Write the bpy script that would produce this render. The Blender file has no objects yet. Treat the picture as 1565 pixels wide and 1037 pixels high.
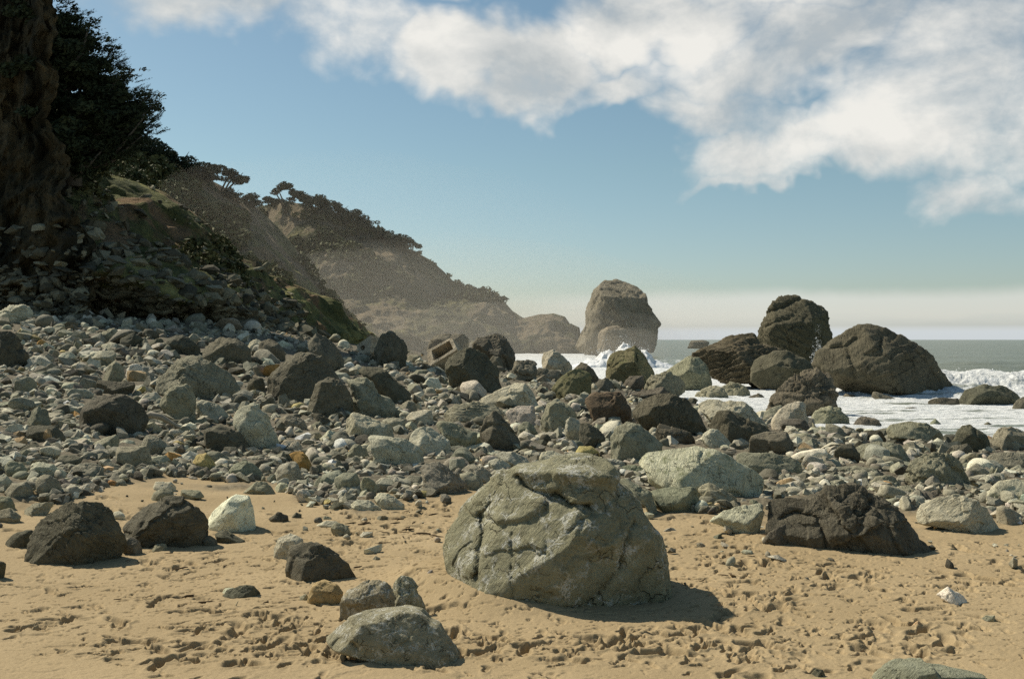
import bpy, bmesh, math, random
import numpy as np
from mathutils import Vector, Matrix, Quaternion
rng = np.random.default_rng(11)
random.seed(5)
sc = bpy.context.scene
COL = sc.collection
F = 1600.0; CX = 782.5; CY = 518.5; EYE = 1.6; SEA = -1.0
SUN = Vector((-0.82, 0.57, 1.02)).normalized()

# ------------------------------------------------------------------ noise
_r = np.random.default_rng(3)
PERM = np.concatenate([_r.permutation(256)]*3).astype(np.int32)
GRAD = _r.normal(size=(256,3)); GRAD /= np.linalg.norm(GRAD,axis=1)[:,None]; GRAD = GRAD.astype(np.float32)
def pn(P):
    P = np.asarray(P, dtype=np.float32)
    I = np.floor(P).astype(np.int32); f = P - I; I &= 255
    w = f*f*f*(f*(f*6-15)+10)
    out = np.zeros(len(P), np.float32)
    for dx in (0,1):
        wx = w[:,0] if dx else 1-w[:,0]
        for dy in (0,1):
            wy = w[:,1] if dy else 1-w[:,1]
            for dz in (0,1):
                wz = w[:,2] if dz else 1-w[:,2]
                h = PERM[PERM[PERM[I[:,0]+dx]+I[:,1]+dy]+I[:,2]+dz]
                g = GRAD[h]
                out += wx*wy*wz*(g[:,0]*(f[:,0]-dx)+g[:,1]*(f[:,1]-dy)+g[:,2]*(f[:,2]-dz))
    return out*1.6
def fbm(P, oct=4, gain=.5, lac=2.03):
    P = np.asarray(P, np.float32); a=1.0; s=np.zeros(len(P),np.float32); t=0
    for i in range(oct):
        s += a*pn(P); t += a; P = P*lac+17.3; a *= gain
    return s/t
def ridged(P, oct=4, gain=.5):
    P = np.asarray(P, np.float32); a=1.0; s=np.zeros(len(P),np.float32); t=0
    for i in range(oct):
        s += a*(1-2*np.abs(pn(P))); t += a; P = P*2.03+9.1; a *= gain
    return s/t
def sstep(a,b,x):
    t = np.clip((x-a)/(b-a),0,1); return t*t*(3-2*t)

# ------------------------------------------------------------------ mesh building
def mesh_of(name, V, faces, smooth=True, attrs=None, colors=None):
    """faces: one (N,3) or (N,4) array, or a list of them"""
    if isinstance(faces, np.ndarray): faces=[faces]
    faces=[f for f in faces if len(f)]
    me = bpy.data.meshes.new(name)
    V = np.ascontiguousarray(V, np.float32)
    me.vertices.add(len(V)); me.vertices.foreach_set('co', V.ravel())
    idx = np.concatenate([f.ravel() for f in faces]).astype(np.int32)
    tot = np.concatenate([np.full(len(f), f.shape[1]) for f in faces]).astype(np.int32)
    st = np.concatenate([[0],np.cumsum(tot)[:-1]]).astype(np.int32)
    me.loops.add(len(idx)); me.loops.foreach_set('vertex_index', idx)
    me.polygons.add(len(tot)); me.polygons.foreach_set('loop_start', st)
    try: me.polygons.foreach_set('loop_total', tot)
    except Exception: pass
    me.polygons.foreach_set('use_smooth', np.full(len(tot), bool(smooth)) if np.isscalar(smooth) else np.asarray(smooth,bool))
    me.update(calc_edges=True)
    for k,v in (attrs or {}).items():
        a = me.attributes.new(k,'FLOAT','POINT'); a.data.foreach_set('value', np.ascontiguousarray(v,np.float32))
    if colors is not None:
        a = me.attributes.new('tint','FLOAT_COLOR','POINT')
        c = np.ones((len(V),4),np.float32); c[:,:3]=colors; a.data.foreach_set('color', c.ravel())
    me.validate()
    return me
def link(name, me, mat=None, parent=None, loc=(0,0,0)):
    o = bpy.data.objects.new(name, me); COL.objects.link(o); o.location = loc
    if mat is not None and me is not None and len(me.materials)==0: me.materials.append(mat)
    if parent is not None: o.parent = parent
    return o
def tag(o, label=None, cat=None, group=None, kind=None):
    if label: o['label']=label
    if cat: o['category']=cat
    if group: o['group']=group
    if kind: o['kind']=kind
    return o
_ico={}
def ico(n):
    if n not in _ico:
        bm=bmesh.new(); bmesh.ops.create_icosphere(bm, subdivisions=n, radius=1)
        bm.verts.ensure_lookup_table()
        V=np.array([v.co[:] for v in bm.verts],np.float32); T=np.array([[v.index for v in f.verts] for f in bm.faces],np.int32)
        V/=np.linalg.norm(V,axis=1)[:,None]
        bm.free(); _ico[n]=(V,T)
    return _ico[n]
def grid_faces(nr,nc):
    i=np.arange((nr-1)*(nc-1)); r=i//(nc-1); c=i%(nc-1); a=r*nc+c
    return np.stack([a,a+1,a+nc+1,a+nc],1)
def tube(path, radii, n=8, closed=True):
    path=[Vector(p) for p in path]; V=[];Fq=[]
    for i,p in enumerate(path):
        d=(path[min(i+1,len(path)-1)]-path[max(i-1,0)]).normalized()
        u=d.orthogonal().normalized() if i==0 else (u-d*u.dot(d)).normalized()
        w=d.cross(u)
        for k in range(n):
            a=2*math.pi*k/n; V.append(p+(u*math.cos(a)+w*math.sin(a))*radii[i])
    m=len(path)
    for i in range(m-1):
        for k in range(n):
            Fq.append((i*n+k,i*n+(k+1)%n,(i+1)*n+(k+1)%n,(i+1)*n+k))
    V=[tuple(v) for v in V]; V.append(tuple(path[0])); V.append(tuple(path[-1]))
    T=[]
    for k in range(n):
        T.append((len(V)-2,(k+1)%n,k)); T.append((len(V)-1,(m-1)*n+k,(m-1)*n+(k+1)%n))
    return np.array(V,np.float32), np.array(Fq,np.int32), np.array(T,np.int32)
def join(parts):
    """parts: (V, [faces...]) -> one V, faces by width"""
    Vs=[];f3=[];f4=[];o=0
    for V,fs in parts:
        for f in fs:
            (f3 if f.shape[1]==3 else f4).append(f+o)
        Vs.append(V); o+=len(V)
    out=[]
    if f4: out.append(np.concatenate(f4))
    if f3: out.append(np.concatenate(f3))
    return np.concatenate(Vs), out

# ------------------------------------------------------------------ materials
def new_mat(name):
    m=bpy.data.materials.new(name); m.use_nodes=True; nt=m.node_tree; nt.nodes.clear()
    return m,nt
class NT:
    def __init__(s,nt): s.nt=nt
    def l(s,a,b): s.nt.links.new(a,b)
    def setin(s,nd,i,v):
        if isinstance(v,bpy.types.NodeSocket): s.l(v,nd.inputs[i])
        elif v is not None:
            if isinstance(v,(tuple,list)) and nd.inputs[i].type=='RGBA' and len(v)==3: v=(*v,1)
            nd.inputs[i].default_value=v
    def math(s,op,a,b=None,c=None,clamp=False):
        nd=s.nt.nodes.new('ShaderNodeMath'); nd.operation=op; nd.use_clamp=clamp
        s.setin(nd,0,a)
        if b is not None: s.setin(nd,1,b)
        if c is not None: s.setin(nd,2,c)
        return nd.outputs[0]
    def vmath(s,op,a,b=None,scale=None):
        nd=s.nt.nodes.new('ShaderNodeVectorMath'); nd.operation=op
        s.setin(nd,0,a)
        if b is not None: s.setin(nd,1,b)
        if scale is not None: s.setin(nd,3,scale)
        return nd.outputs['Value'] if op in('LENGTH','DOT_PRODUCT','DISTANCE') else nd.outputs[0]
    def noise(s,vec,scale,detail=4,rough=.55,dist=0.0,out=0):
        nd=s.nt.nodes.new('ShaderNodeTexNoise')
        s.setin(nd,'Vector',vec); s.setin(nd,'Scale',scale); s.setin(nd,'Detail',detail); s.setin(nd,'Roughness',rough); s.setin(nd,'Distortion',dist)
        return nd.outputs[out]
    def voro(s,vec,scale,feature='F1',out=0):
        nd=s.nt.nodes.new('ShaderNodeTexVoronoi'); nd.feature=feature
        s.setin(nd,'Vector',vec); s.setin(nd,'Scale',scale)
        return nd.outputs[out]
    def mr(s,v,a,b,c=0.0,d=1.0,smooth=False):
        nd=s.nt.nodes.new('ShaderNodeMapRange'); nd.clamp=True
        if smooth: nd.interpolation_type='SMOOTHSTEP'
        s.setin(nd,0,v)
        for i,x in enumerate((a,b,c,d)): s.setin(nd,i+1,x)
        return nd.outputs[0]
    def mix(s,f,a,b,mode='MIX'):
        nd=s.nt.nodes.new('ShaderNodeMix'); nd.data_type='RGBA'; nd.blend_type=mode
        s.setin(nd,0,f); s.setin(nd,6,a); s.setin(nd,7,b)
        return nd.outputs[2]
    def attr(s,name,kind='GEOMETRY',out='Fac'):
        nd=s.nt.nodes.new('ShaderNodeAttribute'); nd.attribute_name=name; nd.attribute_type=kind
        return nd.outputs[out]
    def bump(s,h,strength,dist,normal=None):
        nd=s.nt.nodes.new('ShaderNodeBump'); s.setin(nd,'Height',h); s.setin(nd,'Strength',strength); s.setin(nd,'Distance',dist)
        if normal is not None: s.l(normal,nd.inputs['Normal'])
        return nd.outputs[0]
    def surf(s,color,rough=.9,normal=None,spec=.25):
        b=s.nt.nodes.new('ShaderNodeBsdfPrincipled'); s.setin(b,'Base Color',color); s.setin(b,'Roughness',rough)
        s.setin(b,'Specular IOR Level',spec)
        if normal is not None: s.l(normal,b.inputs['Normal'])
        o=s.nt.nodes.new('ShaderNodeOutputMaterial'); s.l(b.outputs[0],o.inputs[0]); return b

def rock_material(name, veins=False, moss=False, layk=1.0):
    m,nt=new_mat(name); N=NT(nt)
    tc=nt.nodes.new('ShaderNodeTexCoord').outputs['Object']
    ts=N.attr('grain','OBJECT')                     # features per metre, by the size of the rock
    p=N.vmath('SCALE',tc,scale=ts)
    seed=N.attr('seed','OBJECT')
    p=N.vmath('ADD',p,N.vmath('SCALE',(1.0,1.7,2.3),scale=seed))
    col=nt.nodes.new('ShaderNodeObjectInfo').outputs['Color']
    rt=nt.nodes.new('ShaderNodeVectorRotate'); rt.rotation_type='AXIS_ANGLE'; rt.inputs['Axis'].default_value=(.35,.9,.2); N.l(p,rt.inputs['Vector']); N.l(seed,rt.inputs['Angle'])
    lay=N.noise(N.vmath('MULTIPLY',rt.outputs[0],(1,1,6.5)),1.5,9,.70,.25)
    big=N.noise(p,.9,4,.6); mid=N.noise(p,3.2,9,.72,.3); fine=N.noise(p,17,6,.75)
    c=N.mix(N.mr(big,.3,.7,0,1),N.mix(1.0,col,(.88,.87,.80,1),'MULTIPLY'),N.mix(1.0,col,(1.40,1.38,1.32,1),'MULTIPLY'))
    c=N.mix(N.mr(lay,.52,.68,0,.62*layk),c,N.mix(1.0,col,(.45,.43,.37,1),'MULTIPLY'))
    c=N.mix(N.mr(lay,.47,.34,0,.45*layk),c,N.mix(1.0,col,(1.75,1.7,1.6,1),'MULTIPLY'))
    c=N.mix(N.mr(mid,.54,.68,0,.5),c,N.mix(1.0,col,(.42,.40,.34,1),'MULTIPLY'))
    c=N.mix(N.mr(fine,.54,.68,0,.6*(.45+.55*layk)),c,N.mix(1.0,col,(1.75,1.7,1.6,1),'MULTIPLY'))
    c=N.mix(N.mr(fine,.46,.32,0,.7*(.35+.65*layk)),c,N.mix(1.0,col,(.4,.4,.36,1),'MULTIPLY'))
    if veins:
        w=N.vmath('ADD',p,N.vmath('SCALE',N.noise(p,2.5,4,.6,out=1),scale=.9))
        def vein(scale,wd,thr,ax):
            e=N.voro(N.vmath('MULTIPLY',w,ax),scale,'DISTANCE_TO_EDGE')
            line=N.mr(e,0,wd,1,0)
            return N.math('MULTIPLY',line,N.mr(N.noise(p,1.7,2),thr,thr+.1))
        v=N.math('MAXIMUM',vein(1.6,.055,.46,(1,1,1)),vein(3.4,.075,.52,(1,.7,1.5)))
        c=N.mix(N.math('MULTIPLY',v,.85),c,(.70,.68,.58,1))
        sp=N.mr(N.noise(p,38,2,.6),.66,.74); c=N.mix(N.math('MULTIPLY',sp,.5),c,(.55,.53,.45,1))
    if moss:
        z=nt.nodes.new('ShaderNodeNewGeometry').outputs['Normal']
        sep=nt.nodes.new('ShaderNodeSeparateXYZ'); N.l(z,sep.inputs[0])
        k=N.math('MULTIPLY',N.mr(sep.outputs[2],.3,.8),N.mr(N.noise(p,1.6,5,.65),.52,.66))
        c=N.mix(N.math('MULTIPLY',k,.7),c,(.14,.16,.05,1))
    h=N.math('ADD',N.math('ADD',N.math('MULTIPLY',mid,.8),N.math('MULTIPLY',lay,1.1*layk)),N.math('MULTIPLY',fine,.40))
    cr=N.voro(N.vmath('ADD',p,N.vmath('SCALE',N.noise(p,2,3,.6,out=1),scale=.7)),1.7,'DISTANCE_TO_EDGE')
    crack=N.math('MULTIPLY',N.mr(cr,0,.03,1,0),N.mr(N.noise(p,1.2,2),.5,.6))
    h=N.math('SUBTRACT',h,N.math('MULTIPLY',crack,.7))
    c=N.mix(N.math('MULTIPLY',crack,.7),c,N.mix(1.0,col,(.3,.3,.27,1),'MULTIPLY'))
    nrm=N.bump(h,.95,N.math('DIVIDE',.17,ts))
    N.surf(c,.88,nrm,.18)
    return m

TONE = {'g': (0.29, 0.27, 0.189), 'l': (0.48, 0.445, 0.325), 'L': (0.54, 0.505, 0.373), 'd': (0.132, 0.121, 0.083), 'b': (0.168, 0.15, 0.108), 'n': (0.26, 0.25, 0.175), 'w': (0.803, 0.74, 0.567), 'u': (0.309, 0.285, 0.194), 'o': (0.433, 0.25, 0.087), 'p': (0.433, 0.31, 0.166), 'P': (0.5, 0.445, 0.336), 'r': (0.15, 0.108, 0.072), 'y': (0.433, 0.357, 0.148), 'v': (0.275, 0.252, 0.164), 't': (0.389, 0.441, 0.33), 's': (0.145, 0.124, 0.084), 'S': (0.235, 0.208, 0.148), 'm': (0.19, 0.168, 0.095)}

# ------------------------------------------------------------------ ground form
CTRL = {-300:[(2,0),(5,.05),(8,.15),(12,.5),(20,1.0),(34,1.9),(45,3.2),(60,6)],
 0:[(2,0),(5,0),(8,.02),(12,.25),(20,.6),(34,1.35),(42,2.4),(60,4.5)],
 400:[(2,0),(5,0),(11,0),(25,.33),(40,1.3),(50,2.0),(70,2.6)],
 600:[(5,0),(14,0),(28,.17),(60,.6),(90,.6)],
 800:[(2,0),(5,0),(14,0),(31,0),(60,-.1),(90,-.9),(140,-2)],
 1000:[(5,0),(14,0),(30,-.35),(50,-.9),(62,-1.3),(120,-2.4)],
 1200:[(2,0),(5,0),(13,0),(22,-.45),(32,-1.0),(45,-1.5),(120,-3)],
 1400:[(5,0),(11,-.02),(20,-.55),(28,-1.0),(40,-1.5),(120,-3)],
 1600:[(2,0),(5,0),(10,-.05),(18,-.5),(26,-1.0),(40,-1.6),(120,-3)],
 2000:[(5,0),(10,-.1),(16,-.5),(22,-1),(40,-2),(120,-3)]}
_cp=np.array([((px-CX)/F*1.6,math.log(Y),z) for px,L in CTRL.items() for Y,z in L])
def _U(r2): return .5*r2*np.log(r2+1e-9)
def _solve(cp):
    n=len(cp); d2=((cp[:,None,:2]-cp[None,:,:2])**2).sum(-1)
    A=np.zeros((n+3,n+3)); A[:n,:n]=_U(d2)+np.eye(n)*.004; A[:n,n]=1; A[:n,n+1:]=cp[:,:2]; A[n,:n]=1; A[n+1:,:n]=cp[:,:2].T
    return np.linalg.solve(A,np.concatenate([cp[:,2],[0,0,0]]))
_w=_solve(_cp)
BANK=[(676,858,7.1),(700,864,6.9),(730,868,6.75),(763,882,6.6),(790,893,6.45),(840,915,6.33),(1172,811,8.4),(1205,815,8.25),(1255,830,8.0)]
def base_ground(x,Y):
    x=np.asarray(x,float).ravel(); Y=np.maximum(np.asarray(Y,float).ravel(),1.5)
    out=np.empty(len(x))
    for i in range(0,len(x),100000):
        s=np.clip(x[i:i+100000]/Y[i:i+100000],-.9,.95)*1.6; L=np.log(Y[i:i+100000])
        d2=(s[:,None]-_cp[None,:,0])**2+(L[:,None]-_cp[None,:,1])**2
        out[i:i+100000]=_U(d2)@_w[:-3]+_w[-3]+_w[-2]*s+_w[-1]*L
    return out
_bk=np.array([((px-CX)/F*Y,Y,EYE-(py-CY)/F*Y) for px,py,Y in BANK]); _bk[:,2]-=base_ground(_bk[:,0],_bk[:,1])
def ground(x,Y):
    x=np.asarray(x,float).ravel(); Y=np.asarray(Y,float).ravel()
    z=base_ground(x,Y)
    m=(Y>5)&(Y<10)
    if m.any():
        d2=(x[m][:,None]-_bk[None,:,0])**2+(Y[m][:,None]-_bk[None,:,1])**2
        k=np.exp(-d2/(2*.22**2)); wsum=k.sum(1)
        z[m]+=(k@_bk[:,2])/np.maximum(wsum,1.0)
    return z
def land(x,Y): return np.maximum(ground(x,Y),SEA)
_Ys=np.exp(np.linspace(math.log(3.5),math.log(260),700))
_Tx=np.linspace(-320,1900,149); _Tg=np.array([land((p-CX)/F*_Ys,_Ys) for p in _Tx])
def cast_many(px,py):
    """the same for many photo points at once"""
    px=np.clip(px,-319,1899); i=np.clip(np.searchsorted(_Tx,px)-1,0,len(_Tx)-2); f=((px-_Tx[i])/(_Tx[1]-_Tx[0]))[:,None]
    out=np.empty(len(px)); gz=np.empty(len(px))
    for a in range(0,len(px),4000):
        j=slice(a,a+4000); G=_Tg[i[j]]*(1-f[j])+_Tg[i[j]+1]*f[j]
        zr=EYE+((CY-py[j])/F)[:,None]*_Ys[None]; k=np.argmax(zr<=G,axis=1); r=np.arange(len(k))
        out[j]=np.where(zr[r,k]<=G[r,k],_Ys[k],500.0); gz[j]=G[r,k]
    return out,gz
def cast(px,py):
    """where the sight line through a photo point meets the ground or the water"""
    sx=(px-CX)/F; sz=(CY-py)/F
    g=land(sx*_Ys,_Ys); zr=EYE+sz*_Ys
    i=np.argmax(zr<=g)
    if zr[i]>g[i]: return 120.0
    return float(_Ys[i])

# ------------------------------------------------------------------ rocks
def in_poly(x,y,P):
    r=np.zeros(len(x),bool); n=len(P)
    for i in range(n):
        x1,y1=P[i]; x2,y2=P[(i+1)%n]
        if y1==y2: continue
        c=((y1>y)!=(y2>y))&(x<(x2-x1)*(y-y1)/(y2-y1)+x1); r^=c
    return r
def polar(poly, n=720):
    """radius of a star-shaped outline round its centre, per angle"""
    P=np.array(poly,float); Q=np.roll(P,-1,0)
    th=np.linspace(-math.pi,math.pi,n,endpoint=False); R=np.zeros(n)
    dx=np.cos(th)[:,None]; dy=np.sin(th)[:,None]
    ex=(Q-P)[:,0][None]; ey=(Q-P)[:,1][None]
    den=dx*ey-dy*ex; den=np.where(np.abs(den)<1e-9,1e-9,den)
    t=(P[:,0][None]*ey-P[:,1][None]*ex)/den
    u=(P[:,0][None]*dy-P[:,1][None]*dx)/den
    ok=(t>0)&(u>=-1e-6)&(u<=1+1e-6)
    R=np.where(ok,t,0).max(1)
    k=np.array([.25,.5,.25]); R2=np.concatenate([R[-2:],R,R[:2]])
    return np.convolve(R2,k,'same')[2:-2]
def centroid(P):
    P=np.array(P,float); Q=np.roll(P,-1,0); c=P[:,0]*Q[:,1]-Q[:,0]*P[:,1]; A=c.sum()/2
    if abs(A)<1e-12: return P.mean(0)
    return np.array([((P[:,0]+Q[:,0])*c).sum(),((P[:,1]+Q[:,1])*c).sum()])/(6*A)
def seg_dist(x,z,pl):
    d=np.full(len(x),1e9)
    for (x1,z1),(x2,z2) in zip(pl[:-1],pl[1:]):
        vx,vz=x2-x1,z2-z1; L=vx*vx+vz*vz+1e-12
        t=np.clip(((x-x1)*vx+(z-z1)*vz)/L,0,1)
        d=np.minimum(d,np.hypot(x-x1-t*vx,z-z1-t*vz))
    return d
def blocks(S,o,g,K,amp,crack):
    """stepped, cracked faces: the surface breaks into K cells set in or out by a little and tilted"""
    W=S+.16*np.stack([fbm(S*3+o,2),fbm(S*3+o+7,2),fbm(S*3+o+13,2)],1)
    c=S[g.integers(0,len(S),K)]; off=g.normal(0,1,K); tl=g.normal(0,1.6,(K,3))
    out=np.empty(len(S))
    for i in range(0,len(S),40000):
        w=W[i:i+40000]
        d=np.sqrt(np.maximum((w**2).sum(1)[:,None]+(c**2).sum(1)[None]-2*w@c.T,0))
        k=np.argpartition(d,1,axis=1)[:,:2]; dd=np.take_along_axis(d,k,1); sw=dd[:,0]>dd[:,1]
        k0=np.where(sw,k[:,1],k[:,0]); gap=np.abs(dd[:,0]-dd[:,1])
        out[i:i+40000]=amp*(off[k0]+((w-c[k0])*tl[k0]).sum(1))*.6-crack*.5*np.exp(-(gap/.045)**2)*(off[k0]>-.3)
    return out
def hull2(P):
    pts=sorted(set((float(a),float(b)) for a,b in P))
    def half(ps):
        o=[]
        for p in ps:
            while len(o)>1 and (o[-1][0]-o[-2][0])*(p[1]-o[-2][1])-(o[-1][1]-o[-2][1])*(p[0]-o[-2][0])<=0: o.pop()
            o.append(p)
        return o
    a=half(pts); b=half(pts[::-1]); return np.array(a[:-1]+b[:-1])
def rock_shape(poly, depth, sub, seed, rand=6, cut=(), rough=1.0, strata=None, grooves=(), lumps=(), q=2.5, foot=True, gem=False):
    """poly: outline (x,z) in metres round its centre; grows the solid rock behind and in front of it"""
    g=np.random.default_rng(seed)
    poly=np.array(poly,float); zlo=poly[:,1].min(); hh=np.ptp(poly[:,1]); q_=np.clip(1-(poly[:,1]-zlo)/(.38*hh),0,1)
    if foot: xl_,xr_=poly[:,0].min(),poly[:,0].max(); poly[:,1]-=.45*hh*q_; poly[:,0]=np.clip(poly[:,0]*(1+.35*q_),xl_,xr_)
    V,T=ico(sub)
    # a random turn of the sphere so that the triangles never line up
    R=polar(poly); th=np.arctan2(V[:,2],V[:,0]); n=len(R)
    fi=(th+math.pi)/(2*math.pi)*n; i0=np.floor(fi).astype(int)%n; f=fi-np.floor(fi)
    r=R[i0]*(1-f)+R[(i0+1)%n]*f
    c=np.hypot(V[:,0],V[:,2]); s=V[:,1]
    k=(c**q+np.abs(s)**q)**(-1/q); cc=c*k; ss=s*k
    P=np.stack([r*cc*np.cos(th),depth*ss,r*cc*np.sin(th)],1)
    if gem:
        # a broken block: planes slope in from every edge of the outline towards a few front and back faces
        hw=np.abs(poly[:,0]).max(); hz=np.abs(poly[:,1]).max()
        U=np.stack([V[:,0]*hw,V[:,1]*depth,V[:,2]*hz],1)
        t=np.full(len(U),1e9); full_=poly; poly=hull2(poly); n_=len(poly); area=sum(poly[i][0]*poly[(i+1)%n_][1]-poly[(i+1)%n_][0]*poly[i][1] for i in range(n_))
        for i in range(n_):
            p=poly[i]; e=poly[(i+1)%n_]-p; L=np.hypot(*e)
            if L<.02*(hw+hz): continue
            nn=np.array([e[1],-e[0]])/L*(1 if area>0 else -1)
            for sg in (-1,1):
                sa=g.uniform(.40,.80) if nn[1]>.35 else (g.uniform(.06,.26) if nn[1]<-.35 else g.uniform(.16,.62))
                if sg>0: sa=g.uniform(.2,.6)
                ca=math.sqrt(1-sa*sa); N3=np.array([nn[0]*ca,sg*sa,nn[1]*ca])
                h=max(nn@p,.15*min(hw,hz))*ca; dn=U@N3
                t=np.where((dn>1e-6),np.minimum(t,h/np.maximum(dn,1e-6)),t)
        for sg in (-1,1):
            for j in range(3):
                N3=np.array([g.normal(.08,.38),sg,g.normal(.08 if sg<0 else .2,.30)]); N3/=np.linalg.norm(N3)
                h=depth*g.uniform(.60,.95); dn=U@N3
                t=np.where(dn>1e-6,np.minimum(t,h/np.maximum(dn,1e-6)),t)
        P=U*np.minimum(t,3)[:,None]
        th2=np.arctan2(P[:,2],P[:,0]); fi=(th2+math.pi)/(2*math.pi)*n; i0=np.floor(fi).astype(int)%n; f=fi-np.floor(fi)
        r=R[i0]*(1-f)+R[(i0+1)%n]*f; k=np.minimum(1,r/np.maximum(np.hypot(P[:,0],P[:,2]),1e-6)); P[:,0]*=k; P[:,2]*=k
    size=float(np.sqrt(np.abs(np.ptp(P[:,0])*np.ptp(P[:,2]))))/2
    pl=[(np.array(a,float),d) for a,d in cut]
    if not gem and not cut and rand>3 and g.uniform()<.85:
        pl.append((np.array([g.normal(.22,.28),-.95,g.normal(.0,.14)]),g.uniform(.26,.42)))
        pl.append((np.array([g.normal(-.22,.25),g.normal(-.30,.15),.9]),g.uniform(.10,.22)))
    nx_=len(pl)
    for i in range(int(rand*(.7 if gem else 2.2))):
        a=np.array([g.normal(0,.8),-abs(g.normal(.6,.35)),g.normal(.3,.55)])
        pl.append((a,g.uniform(.09,.27)))
    for i in range(3):
        pl.append((np.array([g.normal(0,.6),abs(g.normal(.8,.3)),g.normal(.3,.5)]),g.uniform(.06,.25)))
    soft=1.0
    for ip,(a,d) in enumerate(pl):
        a=a/np.linalg.norm(a)
        jit=fbm(P/size*1.1+g.uniform(0,50),2)*size*.014
        h=P@a+jit; H=h.max()*(1-d*(1 if ip<nx_ else float(np.clip(abs(a[1])*1.9,.5,1))))
        e=np.maximum(h-H,0)*soft
        P=P-a[None,:]*e[:,None]*.96
    o=g.uniform(0,90,3)
    U=P/np.linalg.norm(P,axis=1)[:,None]
    S=P/size
    Rm=np.array(Matrix.Rotation(g.uniform(-.9,.9),3,'Y')@Matrix.Rotation(g.uniform(-.6,.6),3,'X'),np.float32)
    A=(S@Rm)*np.array([1.1,1.1,5.5],np.float32)
    disp=.016*fbm(S*1.5+o,2)+.012*rough*ridged(S*2.6+o,3)+(.020*rough*ridged(A*1.3+o,4,.55) if sub>=4 else 0)
    if sub>=4:
        disp=disp+.013*rough*fbm(S*6+o,4,.62)
        disp=disp+blocks(S,o,g,22,.042*rough,.045*rough)
    if sub>=5: disp=disp+blocks(S,o+31,g,120,.016*rough,.02*rough)
    if sub>=6: disp=disp+.010*rough*ridged(S*17+o,3,.6)
    if strata:
        ax=np.array(strata[:3]); ax=ax/np.linalg.norm(ax)
        t=(S+.12*np.stack([fbm(S*2+o,2),fbm(S*2+o+7,2),fbm(S*2+o+13,2)],1))@ax*7+o[0]
        saw=t-np.floor(t); t2=t*2.7; saw2=t2-np.floor(t2)
        disp=disp+strata[3]*(saw+.5*saw2-.75)
    P=P+U*(disp*size)[:,None]
    fr=sstep(.05,-.25,V[:,1])                         # the side that faces the beach
    for gpl,w,d in grooves:
        dd=seg_dist(P[:,0]+.02*size*fbm(S*9+o,2),P[:,2]+.02*size*fbm(S*9+o+5,2),gpl)
        P[:,1]+=fr*d*2*size*np.exp(-(dd/w)*1.5)
    for gpl,w,d in lumps:
        dd=seg_dist(P[:,0],P[:,2],gpl)
        P[:,1]-=fr*d*2*size*np.exp(-(dd/w)**2)
        P[:,2]+=.5*d*2*size*np.exp(-(dd/w)**2)
    return P,T,size
SUN_E=5.0; EXPO=0.12; SKY_S=.084; HAZE=0; MIST=.0036; DENOISE=False
VSAMP='EQUIANGULAR'
SKY_TINT=(.93,1.02,.92,1); SKY_LOW=(.92,.98,1.06,1); CLOUD_L=(10.1,9.8,9.1,1); CLOUD_D=(5.7,6.0,6.0,1); BANK_C=(9.8,9.6,9.2,1)
SAND_A=(.322,.240,.130,1); SAND_B=(.392,.297,.167,1)
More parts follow.
